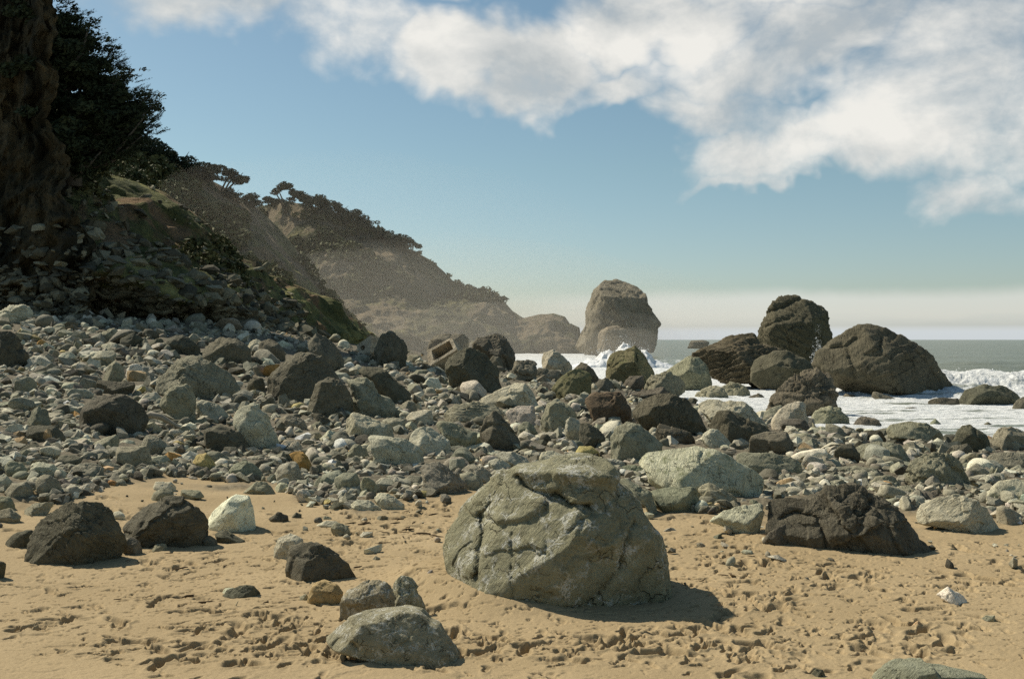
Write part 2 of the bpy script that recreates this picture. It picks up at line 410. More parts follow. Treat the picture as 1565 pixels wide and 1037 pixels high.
# ---------------------------------------------------------------- rocks of the photograph
# outlines are read off enlarged photo windows: window origin, then (tone, outline, label, short name, options)
ROCKS = {
(640,690): [
 ('v',"130,600 135,520 185,430 250,360 345,285 420,215 500,155 590,120 700,105 800,70 900,52 1010,55 1090,75 1140,120 1170,170 1240,225 1300,290 1350,370 1390,440 1440,510 1475,600 1478,720 1455,800 1440,880 1250,900 1050,915 880,920 600,915 350,905 170,890 140,780 126,690",
  "largest sand boulder, grey-green with white veins and a split ledge on top","the largest sand boulder",
  dict(sub=7,yaw=.2,D=.85,rand=2,rough=.8,q=2.8,back=1.0,cut=[((-.38,-.70,.58),.29),((.02,-.45,.89),.13),((-.62,-.55,.56),.17),((.42,-.80,-.42),.32),((.90,-.38,.15),.12),((-.80,-.58,.10),.12),((.55,-.6,.55),.10)],
   g=[("880,910 960,800 1080,690 1165,600 1185,480 1250,370",14,.030),("355,700 365,560 385,470 370,370 430,300",16,.040),("556,790 552,600 560,430",6,.022),
      ("585,150 660,200 740,215 800,215 900,255 1000,275",20,.075),("760,230 870,270 960,290",14,.035),("870,395 930,340 1000,310",16,.025),("210,660 260,560 330,520",8,.02)],
   lump=[("600,130 800,110 1000,95 1130,150",34,.035),("1120,480 1060,490 1000,455",26,.018)])),
],
(0,620): [
 ('d',"185,830 200,730 290,640 380,578 470,580 590,560 640,650 700,720 735,800 720,880 560,915 430,945 300,935 230,920","big dark furrowed boulder, first on the sand from the left","the furrowed dark boulder",dict(sub=6,cut=[((-.4,-.75,.5),.18),((.5,-.8,-.3),.2)],strata=(.5,.3,.8,.03))),
 ('d',"720,710 800,640 890,570 990,555 1130,555 1190,600 1235,680 1215,830 1100,865 950,860 850,815 760,770","black-faced rounded boulder between furrowed boulder and white rock","the black-faced boulder",dict(sub=6,cut=[((-.45,-.5,.75),.2),((.2,-.95,-.1),.25)])),
 ('w',"1240,660 1330,580 1410,530 1480,540 1510,600 1530,690 1500,725 1420,750 1300,745 1245,705","smooth white rock on the sand beside the black-faced boulder","the white rock",dict(sub=5,rand=3,rough=.5)),
 ('b',"730,800 780,780 840,810 860,870 740,890","small dark round stone wedged between the two dark sand boulders",None,{}),
 ('d',"1210,790 1250,770 1300,800 1290,830 1215,840",None,None,{}),
 ('d',"1290,760 1345,738 1390,770 1470,800 1460,828 1300,828","low black lumpy stone at the foot of the white rock",None,{}),
 ('u',"890,865 930,825 990,820 1010,862","small blue-grey stone half buried under the black-faced boulder",None,{}),
 ('d',"30,810 100,755 195,735 190,835 60,855","black slab leaning on the furrowed dark boulder",None,{}),
 ('g',"890,560 920,510 980,490 1040,510 1045,545 960,575","grey cobble resting just behind the black-faced boulder",None,{}),
 ('l',"915,480 930,450 1020,455 1055,490 1040,515 930,505",None,None,{}),
 ('g',"1050,540 1090,500 1190,500 1220,540 1120,560",None,None,{}),
 ('u',"215,470 230,410 300,405 350,440 380,510 360,565 250,555","blue-grey rounded boulder in the cobbles above the furrowed boulder","the blue-grey boulder",{}),
 ('l',"165,350 230,335 320,350 370,400 310,410 240,430 190,440",None,None,{}),
 ('n',"20,360 60,330 130,340 170,390 165,440 60,430",None,None,{}),
 ('n',"430,370 480,340 570,335 620,380 630,430 560,445 450,425","green banded oval boulder at the edge of the cobbles","the green oval boulder",dict(strata=(.1,.3,.95,.02))),
 ('g',"685,400 740,340 800,360 850,410 800,435 700,435","peaked grey stone where the cobbles meet the sand",None,{}),
 ('u',"690,250 730,240 880,235 920,310 930,370 830,390 700,330","square-edged grey block with a flat lit top","the square grey block",dict(cut=[((0,-.15,1),.1),((-.1,-1,-.1),.3)])),
 ('g',"820,230 890,165 960,195 1040,250 1040,285 930,310 890,280","triangular grey stone standing behind the square grey block",None,{}),
 ('u',"540,230 610,195 690,165 715,200 690,260 580,275","slanted grey stone with its lit edge up beside the square grey block",None,{}),
 ('l',"715,210 760,200 815,215 800,238 720,240",None,None,{}),
 ('b',"330,340 350,300 430,290 500,310 480,345 420,385 350,370",None,None,{}),
 ('y',"1150,340 1170,290 1230,280 1290,340 1310,400 1200,395","yellow-green stone among the grey cobbles","the yellow-green stone",{}),
 ('n',"1075,290 1130,250 1190,260 1160,315 1090,325",None,None,{}),
 ('g',"1230,280 1300,265 1370,310 1385,355 1310,365",None,None,{}),
 ('d',"95,270 180,225 260,240 270,295 130,305",None,None,{}),
 ('l',"-20,410 30,400 90,440 80,495 -20,515",None,None,{}),
 ('g',"20,520 70,460 160,450 190,490 180,565 60,555",None,None,{}),
 ('l',"440,500 520,465 560,490 500,535 440,525",None,None,{}),
 ('n',"140,620 200,580 310,575 320,605 240,655 150,655","dark green flat-topped stone above the furrowed dark boulder",None,{}),
 ('n',"-30,540 60,540 90,590 70,625 -30,620",None,None,{}),
 ('u',"-30,630 60,610 125,660 90,695 -30,705",None,None,{}),
 ('d',"150,150 190,115 330,115 390,180 360,245 200,210","long dark hump-backed stone in the left cobbles",None,{}),
 ('p',"75,230 90,195 150,180 170,220 100,255","pinkish round cobble in the left cobbles",None,{}),
 ('d',"-60,960 -10,910 30,905 38,920 8,1030 -60,1040","dark stone cut off by the left edge, lying on the sand",None,{}),
],
(0,440): [
 ('g',"940,600 960,540 1030,450 1110,372 1180,395 1290,460 1400,520 1470,590 1490,665 1440,690 1300,670 1150,640 1050,600","broad layered slab with a pointed top, left of the brown boulders","the pointed layered slab",dict(sub=6,D=.7,cut=[((-.1,-.45,.9),.28),((.25,-.95,.0),.3)],strata=(.35,.2,.9,.035))),
 ('g',"950,690 1000,610 1080,565 1140,590 1170,650 1180,740 1180,825 1080,800 980,730","pointed dark stone leaning below the layered slab",None,dict(cut=[((.3,-.95,.1),.3)])),
 ('d',"1210,850 1290,800 1380,830 1460,900 1560,985 1500,1000 1400,995 1215,945","dark flat-faced block in front of the pale humped boulder",None,dict(sub=5,cut=[((.0,-1,.1),.4)])),
 ('l',"1165,690 1210,665 1300,690 1380,770 1350,810 1290,820 1210,800 1180,760",None,None,{}),
 ('d',"500,690 560,655 650,627 750,640 850,700 890,770 800,850 780,900 640,890 500,830 470,760","wide dark boulder with a lit rounded back in the left cobbles","the wide dark boulder",dict(sub=5,cut=[((-.1,-.5,.85),.15),((.1,-1,-.1),.3)])),
 ('g',"600,540 640,470 690,430 740,470 750,520 700,560 620,570","craggy grey stone with a lit crest near the shaded slope",None,{}),
 ('d',"540,620 590,550 690,560 750,560 880,570 840,630 720,650",None,None,{}),
 ('l',"350,390 420,380 460,410 430,445 350,435",None,None,{}),
 ('l',"600,340 660,320 740,345 720,375 630,370","pale flat stone at the foot of the shaded slope",None,{}),
 ('d',"-60,250 60,255 120,300 140,400 140,470 -60,480","black boulder at the left edge below the lit slab","the black edge boulder",dict(sub=5)),
 ('l',"-60,160 0,140 60,105 150,97 200,130 250,180 210,215 60,220 -60,220","pale ridged slab lit by the sun under the dark cliff","the sunlit ridged slab",dict(sub=5,strata=(.25,.2,.95,.06))),
 ('o',"222,325 245,305 275,320 270,350 230,355","small orange round stone on the left cobble bank","the orange pebble",{}),
 ('l',"140,385 180,345 240,360 220,390",None,None,{}),
 ('l',"360,570 440,560 520,590 500,625 400,615",None,None,{}),
 ('l',"840,660 880,625 930,620 965,655 920,695 850,695","pale egg-shaped cobble left of the leaning pointed stone",None,{}),
 ('l',"800,590 850,575 905,605 880,630 820,630",None,None,{}),
 ('w',"1098,825 1130,802 1170,815 1172,848 1120,860","white round cobble in front of the leaning pointed stone",None,dict(rand=1)),
 ('n',"-40,690 80,675 180,690 150,745 -40,745",None,None,{}),
 ('g',"130,830 180,750 230,695 290,740 310,810 180,840","sharp grey stone with one sunlit slanting side",None,{}),
 ('l',"420,460 480,440 540,470 500,500 430,495",None,None,{}),
 ('g',"200,430 270,375 330,420 300,470 220,470",None,None,{}),
],
(0,441): [
 ('d',"990,300 1090,270 1200,350 1210,400 1100,405 1000,375",None,None,{}),
 ('d',"860,335 950,290 1010,330 990,385 880,385",None,None,{}),
 ('b',"1210,370 1300,290 1420,300 1500,360 1480,455 1350,465 1230,425","broad brown slab tilted against the foot of the hillside","the tilted brown slab",dict(sub=5)),
 ('g',"600,262 680,230 720,270 690,320 610,320",None,None,{}),
 ('d',"720,300 800,265 860,300 840,350 730,350",None,None,{}),
 ('l',"1480,330 1530,300 1600,330 1590,390 1500,385",None,None,{}),
],
(330,480): [
 ('b',"300,390 360,310 440,240 540,215 620,245 690,320 780,430 760,530 560,550 420,540 310,490","biggest brown boulder, triangular, with a sunlit right edge","the big brown boulder",dict(sub=6,cut=[((-.1,-1,.15),.35),((.85,.1,.5),.06)])),
 ('b',"548,480 570,430 640,378 710,385 780,430 850,550 820,610 700,625 600,600 548,570","smaller brown domed boulder leaning on the big brown boulder","the domed brown boulder",dict(sub=6,cut=[((.05,-1,.15),.3),((-.9,-.3,.2),.08)])),
 ('l',"90,600 160,550 230,540 310,590 340,670 385,760 330,830 270,830 170,740 100,660","pale humped boulder with pitted flanks","the pale humped boulder",dict(sub=5)),
 ('g',"770,370 880,370 950,430 960,480 1040,500 1090,560 1060,620 950,630 850,580 820,480","knobbly grey boulder right of the domed brown boulder",None,dict(sub=5,rough=1.6)),
 ('b',"540,160 600,105 640,120 720,190 770,260 760,340 720,350 640,250 560,210","sharp brown rock leaning behind the big brown boulder",None,dict(sub=5)),
 ('d',"840,330 880,305 1000,320 1060,390 1160,460 1170,505 1100,545 1000,500 950,430 900,380","long dark slab sloping down to the pale cobbles","the long dark slab",dict(sub=5,cut=[((.2,-.95,.05),.3),((.2,-.4,.9),.15)])),
 ('b',"255,210 260,160 310,145 350,160 430,220 380,285 280,275","brown rock with a bright left corner above the big brown boulder",None,{}),
 ('l',"455,208 470,195 570,200 565,218","thin pale flat stone on top of the big brown boulder",None,{}),
 ('l',"360,170 400,155 460,185 420,210",None,None,{}),
 ('d',"175,420 230,370 290,380 300,470 230,495","dark squat stone between layered slab and big brown boulder",None,{}),
 ('l',"775,740 780,640 790,575 860,590 980,640 1050,660 1080,725 920,730 900,770","pale upright wedge with a sharp lit tip","the pale wedge",dict(sub=5,cut=[((-.8,-.6,.2),.18),((.35,-.85,.45),.2)])),
 ('l',"890,720 960,710 1080,735 1200,770 1250,850 1230,890 1190,930 1060,910 950,860 930,770","pale flat-topped block in front of the pale wedge","the flat-topped block",dict(sub=5,cut=[((0,-.3,1),.25),((.1,-1,0),.3)])),
 ('L',"1120,740 1200,690 1270,660 1340,700 1390,740 1420,840 1340,865 1250,860 1190,790","bright rounded boulder right of the flat-topped block","the bright rounded boulder",dict(sub=5)),
 ('g',"1300,650 1350,632 1430,650 1560,710 1540,770 1470,810 1420,840 1390,760 1330,690","dark grey boulder behind the bright rounded boulder",None,dict(sub=5)),
 ('l',"1130,615 1160,585 1290,560 1300,610 1290,660 1230,670 1150,650","pale square block with a black front beyond the pale wedge",None,dict(cut=[((0,-.2,1),.2),((.1,-1,0),.35)])),
 ('g',"975,635 1060,615 1130,630 1140,685 1070,720 1040,670",None,None,{}),
 ('g',"1085,560 1150,510 1200,530 1210,575 1100,595",None,None,{}),
 ('d',"550,590 620,590 700,640 730,685 700,700 640,650",None,None,{}),
 ('g',"550,670 620,635 660,680 560,695",None,None,{}),
 ('n',"375,620 430,595 520,630 570,690 480,710 420,660",None,None,{}),
 ('g',"490,740 520,705 600,700 640,720 620,765 540,770",None,None,{}),
 ('l',"620,740 680,690 740,720 770,760 720,780 640,780",None,None,{}),
 ('l',"355,820 410,750 490,755 570,830 450,830",None,None,{}),
 ('g',"780,830 830,770 900,800 940,875 830,890",None,None,{}),
 ('o',"440,840 500,812 550,850 600,930 560,965 510,920 480,890","orange-stained slab tilted among the grey cobbles","the orange slab",{}),
 ('l',"350,960 380,900 480,880 510,950 500,1005 420,1020","smooth pale grey boulder left of the orange slab","the smooth pale boulder",dict(rand=3)),
 ('n',"60,940 120,890 200,870 270,930 300,985 180,995 80,985","low green-grey boulder behind the white rock",None,{}),
 ('l',"1475,790 1560,780 1590,820 1480,840",None,None,{}),
 ('d',"945,290 950,190 990,110 1060,98 1100,120 1135,200 1135,290 1080,320 1000,310","blocky black rock standing up beside the concrete block","the black standing rock",dict(sub=5,rough=1.8)),
 ('g',"1140,260 1160,240 1230,245 1230,290 1145,295",None,None,{}),
],
(330,680): [
 ('g',"1215,130 1250,100 1340,100 1420,150 1500,230 1550,300 1400,300 1270,290 1240,200","grooved grey boulder at the sand edge above the largest sand boulder","the grooved boulder",dict(sub=5,strata=(.75,.2,.65,.05))),
 ('n',"580,235 620,190 690,185 705,250 640,275 585,270",None,None,{}),
 ('g',"700,200 760,165 840,165 865,220 830,310 760,300 720,250",None,None,{}),
 ('n',"858,220 880,175 930,170 965,260 930,320 880,300","upright tooth-shaped stone at the sand edge",None,{}),
 ('l',"940,220 990,190 1060,200 1080,240 960,250",None,None,{}),
 ('n',"1100,215 1160,180 1230,185 1245,240 1160,265 1110,250",None,None,{}),
 ('l',"940,310 980,275 1060,300 1130,350 1120,390 1030,390 960,345","pale lozenge stone lying on the sand below the tooth-shaped stone",None,{}),
 ('l',"790,350 830,325 930,330 1020,390 1010,415 900,410",None,None,{}),
 ('d',"660,378 700,340 780,345 785,385",None,None,{}),
 ('l',"630,340 670,310 740,320 730,350 650,355",None,None,{}),
 ('w',"460,235 490,207 560,220 570,260 500,265","small white pitted stone at the edge of the sand",None,{}),
 ('l',"350,255 380,220 430,230 440,275 380,285",None,None,{}),
 ('g',"160,275 240,215 320,220 365,285 330,298 220,290","flaky dark stone on the sand just above the white rock",None,{}),
 ('l',"345,620 370,555 440,522 510,550 530,600 440,640 400,695 350,665","smooth grey dome joined to the lumpy dark stone on the sand",None,{}),
 ('d',"420,700 450,600 540,585 640,590 720,650 780,700 845,775 700,818 560,810 430,770","lumpy dark stone with ragged edges on the open sand","the lumpy dark stone",dict(sub=5,rough=1.8)),
 ('g',"670,505 720,460 790,480 820,548 740,548","small knobbly grey stone on the sand behind the lumpy dark stone",None,{}),
 ('l',"840,548 880,515 940,515 945,550",None,None,{}),
 ('l',"600,475 660,450 740,455 700,485 620,495",None,None,{}),
 ('n',"625,447 650,420 690,430 690,452",None,None,{}),
 ('d',"310,438 370,400 430,420 440,458 380,465",None,None,{}),
 ('d',"440,435 480,400 510,410 505,450",None,None,{}),
 ('p',"555,890 580,835 640,812 720,830 760,880 735,940 640,958 570,935","tan round stone beside the veined pair of boulders","the tan round stone",dict(rand=2)),
 ('u',"500,905 540,885 560,920 510,935",None,None,{}),
 ('d',"20,912 60,870 140,835 220,840 285,880 230,905 120,930","low dark grey stone half buried in the sand, left of the tan round stone",None,{}),
 ('n',"930,682 955,660 985,675 960,692",None,None,{}),
],
(400,772): [
 ('v',"460,680 470,580 520,500 600,455 700,425 770,480 790,560 760,640 640,665 500,700","grey veined boulder, left half of the cracked pair","the veined pair of boulders",dict(sub=6)),
 ('v',"770,490 830,415 900,430 940,485 920,500 965,580 990,660 900,660 800,640 775,560","grey veined boulder with a jutting lip, right half of the cracked pair",None,dict(sub=6)),
 ('v',"385,790 430,720 500,665 600,645 720,635 840,625 950,640 1010,690 1060,710 1100,770 1160,850 1230,950 1170,975 1080,955 920,910 700,875 560,860 420,838","long smooth sloping boulder in front of the cracked pair, lowest on the sand","the long smooth boulder",dict(sub=6,rand=3,rough=.6,cut=[((.15,-.85,.5),.2),((-.1,-.3,.95),.1)],g=[("430,830 470,775 560,770 590,800",26,.05)])),
 ('d',"510,800 540,760 590,780 560,845 520,840",None,None,{}),
 ('d',"430,815 470,800 510,830 480,856",None,None,{}),
 ('l',"-255,540 -225,495 -170,490 -130,530 -150,545","pale low stone on bare sand near the left edge",None,{}),
],
(1165,772): [
 ('w',"1040,535 1110,485 1170,520 1230,560 1240,595 1190,602 1130,580","crumpled white streaked stone on the bare sand at the right","the white streaked stone",dict(rough=2)),
 ('u',"1290,685 1340,655 1400,655 1390,695 1320,705","low blue-grey stone below the white streaked stone",None,{}),
 ('n',"655,1047 740,960 820,935 980,930 1010,965 1110,975 1230,1000 1330,1020 1400,1047 1400,1090 660,1090","pale green boulder cut off by the bottom of the photo","the pale green boulder",dict(sub=6,rand=3,Y=4.95)),
 ('d',"275,1015 320,975 360,980 395,1020 300,1030","small dark pointed stone left of the pale green boulder",None,{}),
 ('p',"890,718 930,685 960,710 950,730","small pinkish stone alone on the right-hand sand",None,{}),
 ('l',"-130,275 -110,262 -60,270 -45,290 -100,296","small green-white pebble on sand between the two biggest sand boulders",None,{}),
],
(1165,640): [
 ('d',"0,540 30,500 150,480 270,480 400,430 500,405 600,405 660,440 760,510 850,570 910,640 960,720 1000,780 960,805 820,815 640,800 500,780 350,760 250,740 150,705 30,705 0,680","second largest sand boulder, blackish and cracked, tapering to the right","the blackish cracked boulder",dict(sub=7,D=.7,yaw=.2,rough=1.5,cut=[((-.2,-.75,.6),.2),((.5,-.85,-.05),.2)],g=[("120,600 200,560 310,580 330,640 340,740",14,.05),("500,640 560,560 620,480",26,.05),("740,770 700,690 680,600",20,.04)])),
 ('d',"750,778 790,740 860,760 900,805 780,812","small dark stone at the toe of the blackish cracked boulder",None,{}),
 ('l',"910,575 950,510 1040,470 1160,450 1260,480 1350,500 1400,560 1410,620 1440,670 1340,678 1160,645 1100,615 920,605","pale boulder with a black veined right end, on the sand","the pale sand boulder",dict(sub=6)),
 ('g',"600,395 660,370 700,335 780,340 870,365 830,390 760,420 620,410",None,None,{}),
 ('g',"790,435 820,395 880,395 930,430 985,485 900,480 830,472","speckled stone behind the blackish cracked boulder",None,{}),
 ('g',"810,290 880,255 960,215 1080,200 1160,240 1210,310 1240,380 1280,405 1220,440 1100,430 960,410 900,360 880,320","broad olive boulder with a dark hollow, above the pale sand boulder","the broad olive boulder",dict(sub=6,rough=1.4,g=[("1090,250 1130,300 1190,330 1220,400",40,.08)])),
 ('l',"1340,430 1400,380 1490,360 1600,370 1620,500 1480,520 1390,505 1350,470","pale sloping boulder at the right edge of the rocks",None,dict(sub=5)),
 ('t',"1535,490 1550,450 1600,435 1610,520 1560,530","pale turquoise stone cut off by the right edge",None,{}),
 ('u',"1405,520 1450,510 1490,540 1560,580 1580,625 1430,638 1410,590",None,None,{}),
 ('g',"1330,230 1400,200 1600,195 1620,310 1420,335 1340,305",None,None,dict(sub=5)),
 ('d',"1195,240 1250,205 1310,205 1330,250 1325,285 1220,280",None,None,{}),
 ('g',"1200,295 1260,275 1350,300 1390,340 1220,338",None,None,{}),
 ('n',"565,200 570,150 640,140 740,130 850,160 890,230 830,275 740,282 600,235","green undercut slab near the surf edge","the green slab",dict(sub=5,cut=[((-.1,-.5,.9),.25)])),
 ('d',"425,180 460,145 540,150 590,210 560,275 450,250","dark smooth block left of the green slab",None,{}),
 ('g',"345,300 450,285 640,270 680,320 620,350 450,356","long low grey slab below the green slab",None,dict(cut=[((0,-.4,.9),.3)])),
 ('g',"275,265 310,215 350,240 380,285 330,296",None,None,{}),
 ('l',"280,200 370,185 430,230 510,275 430,282 350,245",None,None,{}),
],
(1165,440): [
 ('d',"1130,910 1150,850 1190,820 1250,815 1300,840 1350,880 1360,950 1320,990 1260,980 1200,950","dark rounded boulder with a black right face by the surf","the dark surf boulder",dict(sub=5,cut=[((.6,-.8,.1),.2)])),
 ('g',"740,850 770,810 880,787 980,810 1060,850 1135,855 1125,920 1080,955 1000,930 870,890 760,895","wide low olive boulder at the edge of the surf","the wide olive boulder",dict(sub=5)),
 ('b',"1080,1005 1120,940 1220,930 1260,960 1250,1010 1120,1020",None,None,{}),
 ('g',"1365,895 1430,830 1490,830 1590,860 1600,910 1440,945 1390,975",None,None,{}),
 ('d',"1440,945 1500,915 1600,905 1600,950 1480,958",None,None,{}),
 ('d',"580,875 620,845 700,850 750,880 700,928 610,918",None,None,{}),
 ('l',"250,865 290,830 400,830 500,870 460,900 280,892",None,None,{}),
 ('g',"440,855 490,820 550,840 575,875 500,878",None,None,{}),
 ('b',"490,905 530,875 600,890 590,920 510,922",None,None,{}),
 ('b',"540,805 570,770 640,765 720,800 700,825 580,828","low brown rock washed by foam, right of the craggy stone",None,{}),
 ('g',"290,770 350,710 420,720 480,715 520,750 525,800 430,818 320,800","barnacled craggy stone at the foam edge",None,dict(rough=2.2)),
 ('b',"30,710 60,640 130,580 210,510 270,470 330,480 370,540 410,590 440,640 445,720 380,730 300,740 250,770 200,740 100,730","ragged brown pinnacle crusted with mussels, before the big sea rock","the ragged brown pinnacle",dict(sub=6,rough=2.6)),
 ('l',"40,790 100,720 160,680 230,660 260,690 265,780 250,860 180,870 90,830","pale angular boulder in front of the ragged brown pinnacle",None,dict(sub=5,cut=[((.3,-.9,-.2),.3)])),
 ('g',"0,795 10,740 90,700 140,690 60,790",None,None,{}),
 ('s',"300,450 330,370 400,360 410,310 450,290 500,240 580,207 660,215 740,245 850,290 950,350 1020,410 1050,470 1110,550 1160,610 1160,665 1000,680 800,680 700,675 560,660 510,620 400,570 330,520","great dark sea rock, domed, farthest to the right","the domed sea rock",dict(sub=6,rough=.6,strata=(-.5,.2,.84,.02),g=[("480,370 490,500 520,600",14,.04),("690,290 640,370 560,400",20,.04),("400,360 480,350 540,300",20,.05),("870,350 950,430 1040,560",18,.03)])),
 ('d',"1180,660 1220,610 1300,590 1340,568 1420,575 1500,610 1545,660 1530,705 1400,712 1250,708 1190,705","low black rock in the surf right of the domed sea rock","the low black surf rock",dict(sub=5)),
 ('b',"975,695 1000,660 1080,655 1170,660 1180,698 1080,708",None,None,{}),
 ('b',"640,645 670,615 740,640 800,660 810,688 760,690",None,None,{}),
 ('b',"455,665 500,630 610,655 600,678 500,676",None,None,{}),
 ('b',"380,580 430,570 510,620 430,650 400,610",None,None,{}),
 ('n',"1000,805 1035,778 1080,812 1020,820","small pointed stone alone in the white foam",None,{}),
 ('b',"1320,815 1350,798 1390,818 1350,824",None,None,{}),
 ('b',"1470,735 1510,680 1565,650 1620,680 1620,735","brown rock in the surf cut off by the right edge",None,{}),
 ('b',"840,718 900,710 970,725 900,732",None,None,{}),
],
(860,410): [
 ('S',"90,470 120,400 150,330 145,250 170,190 200,135 260,90 330,85 400,100 450,125 485,165 490,220 530,270 570,330 565,400 555,450 540,500 300,520 150,510","tall rounded sea stack beyond the surf, highest rock in the water","the tall sea stack",dict(sub=6,Y=150,rough=1.0,strata=(.75,.3,.5,.018),D=.9)),
 ('S',"205,500 215,420 225,375 260,350 330,345 375,370 400,430 405,500","pale lobe of rock at the foot of the tall sea stack",None,dict(sub=5,Y=137)),
 ('b',"730,462 760,430 830,425 880,440 850,465","small low rock far out in the sea between the stacks",None,dict(Y=160)),
 ('s',"1135,385 1170,330 1220,275 1217,230 1240,195 1300,172 1385,155 1420,170 1425,187 1480,195 1530,210 1573,237 1578,297 1570,340 1603,417 1620,560 1400,620 1180,580 1120,460","peaked brown sea rock with a slanting cap, left of the domed sea rock","the peaked sea rock",dict(sub=6,rough=.55,strata=(.45,.1,.88,.035),Y=66,g=[("1210,268 1300,235 1420,178",14,.05),("1140,390 1230,330 1330,300",16,.03)])),
 ('s',"760,515 800,490 860,470 930,435 1030,400 1140,385 1200,450 1350,500 1480,560 1500,620 1460,670 1340,715 1130,710 1100,680 960,690 880,650 840,560","long craggy brown ridge running down from the peaked sea rock","the craggy sea ridge",dict(sub=6,rough=1.0,strata=(-.3,.2,.93,.05),Y=60)),
 ('s',"1110,670 1130,560 1200,510 1340,495 1450,540 1500,580 1480,660 1380,725 1180,725","rounded dark rock below the peaked sea rock",None,dict(sub=5,Y=56)),
 ('g',"610,620 680,570 760,525 820,525 870,590 890,660 860,700 750,710 700,680","smooth wedge-shaped rock leaning on the craggy sea ridge","the smooth wedge rock",dict(sub=5,rough=.6,rand=3,cut=[((-.5,-.5,.7),.2),((.7,-.7,.1),.15)])),
 ('m',"250,560 280,520 350,490 430,457 490,490 550,560 595,620 500,670 420,680 340,705 290,685 260,620","olive mossy boulder in front of the splashing wave","the mossy boulder",dict(sub=6,cut=[((.45,-.85,.0),.25)])),
 ('b',"340,705 400,645 480,640 495,690 430,735",None,None,{}),
 ('g',"490,690 560,630 640,620 720,670 740,720 620,740 520,760",None,None,dict(sub=5,rough=2)),
 ('b',"400,750 520,725 610,705 650,760 560,790 440,775",None,None,{}),
 ('r',"125,780 150,735 260,740 340,730 390,780 420,850 400,930 350,955 240,920 170,850","black rock streaked rusty red, left of the black-fronted boulder","the rusty black rock",dict(sub=5,rough=1.6)),
 ('d',"420,850 490,780 560,745 680,752 740,780 800,850 880,950 830,1005 700,980 600,950 480,930","black-fronted boulder with a lit rim in the middle of the rocks","the black-fronted boulder",dict(sub=6,cut=[((.15,-.98,.1),.35),((-.4,-.4,.8),.1)])),
 ('n',"490,905 570,905 580,960 500,970",None,None,{}),
 ('l',"780,800 860,775 980,785 1080,800 1140,850 1200,910 1320,985 1200,970 1050,910 930,890 880,910 830,860","long pale slab with holes behind the dark angular rock","the long pale slab",dict(sub=5,cut=[((-.2,-.4,.9),.2)])),
 ('g',"745,770 800,740 880,700 960,710 990,770 900,780 800,785",None,None,dict(rough=2)),
 ('g',"930,720 1000,680 1090,700 1130,740 1090,770 980,765",None,None,dict(rough=2)),
 ('b',"1100,770 1170,745 1230,770 1170,785",None,None,{}),
],
(900,600): [
 ('d',"720,200 770,110 850,115 960,160 1080,215 1170,250 1100,290 960,310 950,345 860,320 780,250","dark angular rock with a sloping lit top edge","the dark angular rock",dict(sub=5,cut=[((.1,-1,.0),.35)])),
 ('l',"670,255 700,210 770,220 840,290 900,350 780,345 690,300",None,None,{}),
 ('b',"960,310 980,260 1080,225 1180,235 1215,280 1235,365 1200,385 1090,370 970,355","brown boulder with a pale left face right of the largest pale slab",None,dict(sub=5)),
 ('L',"265,420 330,340 480,330 620,300 720,320 820,370 870,400 950,440 1050,500 1060,625 940,665 880,640 820,600 700,570 640,580 520,580 360,530 340,450","largest pale boulder, broad and flat with a green patch on top","the broad pale boulder",dict(sub=6,D=.9,cut=[((-.1,-.45,.85),.35),((.5,-.8,.3),.12)],rough=.8,moss=1)),
 ('n',"360,590 450,560 560,570 630,560 680,620 710,695 660,725 580,725 480,705 400,665","grey-green boulder with a black underside at the foot of the broad pale boulder",None,dict(sub=5,cut=[((-.1,-.5,.9),.2),((.2,-.95,-.2),.3)])),
 ('g',"640,570 720,530 800,580 900,630 940,690 800,695 710,675 680,620",None,None,dict(sub=5)),
 ('n',"840,395 900,345 1020,350 1200,385 1300,440 1310,505 1200,530 1080,500 1010,465 920,460","sloping grey slab with a dark front, right of the broad pale boulder",None,dict(sub=5,cut=[((-.2,-.4,.9),.2),((.2,-.95,0),.3)])),
 ('g',"130,265 150,220 210,170 300,195 380,250 470,310 400,350 330,370 270,410 230,425 140,380","olive boulder with a flat black front above the broad pale boulder","the flat-fronted olive boulder",dict(sub=5,cut=[((-.1,-.5,.85),.2),((.0,-1,0),.4)])),
 ('b',"390,245 420,180 500,205 620,240 680,290 600,310 470,320",None,None,{}),
 ('l',"720,765 800,700 900,680 1050,655 1040,720 960,840 870,795 760,775","pale flat apron stone beside the blackish cracked boulder",None,dict(rand=4)),
 ('w',"300,510 340,490 400,505 410,535 360,555 310,545",None,None,{}),
 ('u',"945,670 970,635 1010,645 1020,665 960,685",None,None,{}),
],
(640,600): [
 ('l',"860,185 890,130 950,145 970,200 975,320 930,320 880,250","pale upright flake of rock split from the dark stone behind it",None,{}),
 ('d',"960,165 1040,190 1120,250 1110,320 1060,340 975,320",None,None,dict(sub=5)),
 ('g',"730,170 760,70 830,28 880,60 950,130 880,190 850,250 740,235","pointed dark-faced rock above the pale upright flake","the pointed dark-faced rock",dict(sub=5,cut=[((.3,-.9,.2),.25)])),
 ('P',"510,105 570,90 640,60 690,80 700,140 690,210 600,200 540,160","pinkish white knobbly boulder in the middle of the rocks","the pinkish white boulder",dict(sub=5)),
 ('g',"590,200 640,165 690,195 725,245 660,268 610,235",None,None,{}),
 ('b',"365,225 400,150 450,100 510,140 560,190 600,260 620,355 520,355 400,345 390,290","tall brown hooded boulder with a greenish foot","the hooded brown boulder",dict(sub=5,cut=[((-.1,-1,-.1),.3)],g=[("370,230 430,190 500,190 570,240",16,.06)])),
 ('l',"660,270 740,235 810,235 865,262 760,290 670,292",None,None,{}),
 ('y',"930,365 960,320 1030,320 1070,350 1095,395 1020,412 940,398","yellowish oval boulder lying below the pale upright flake","the yellowish oval boulder",dict(rand=2)),
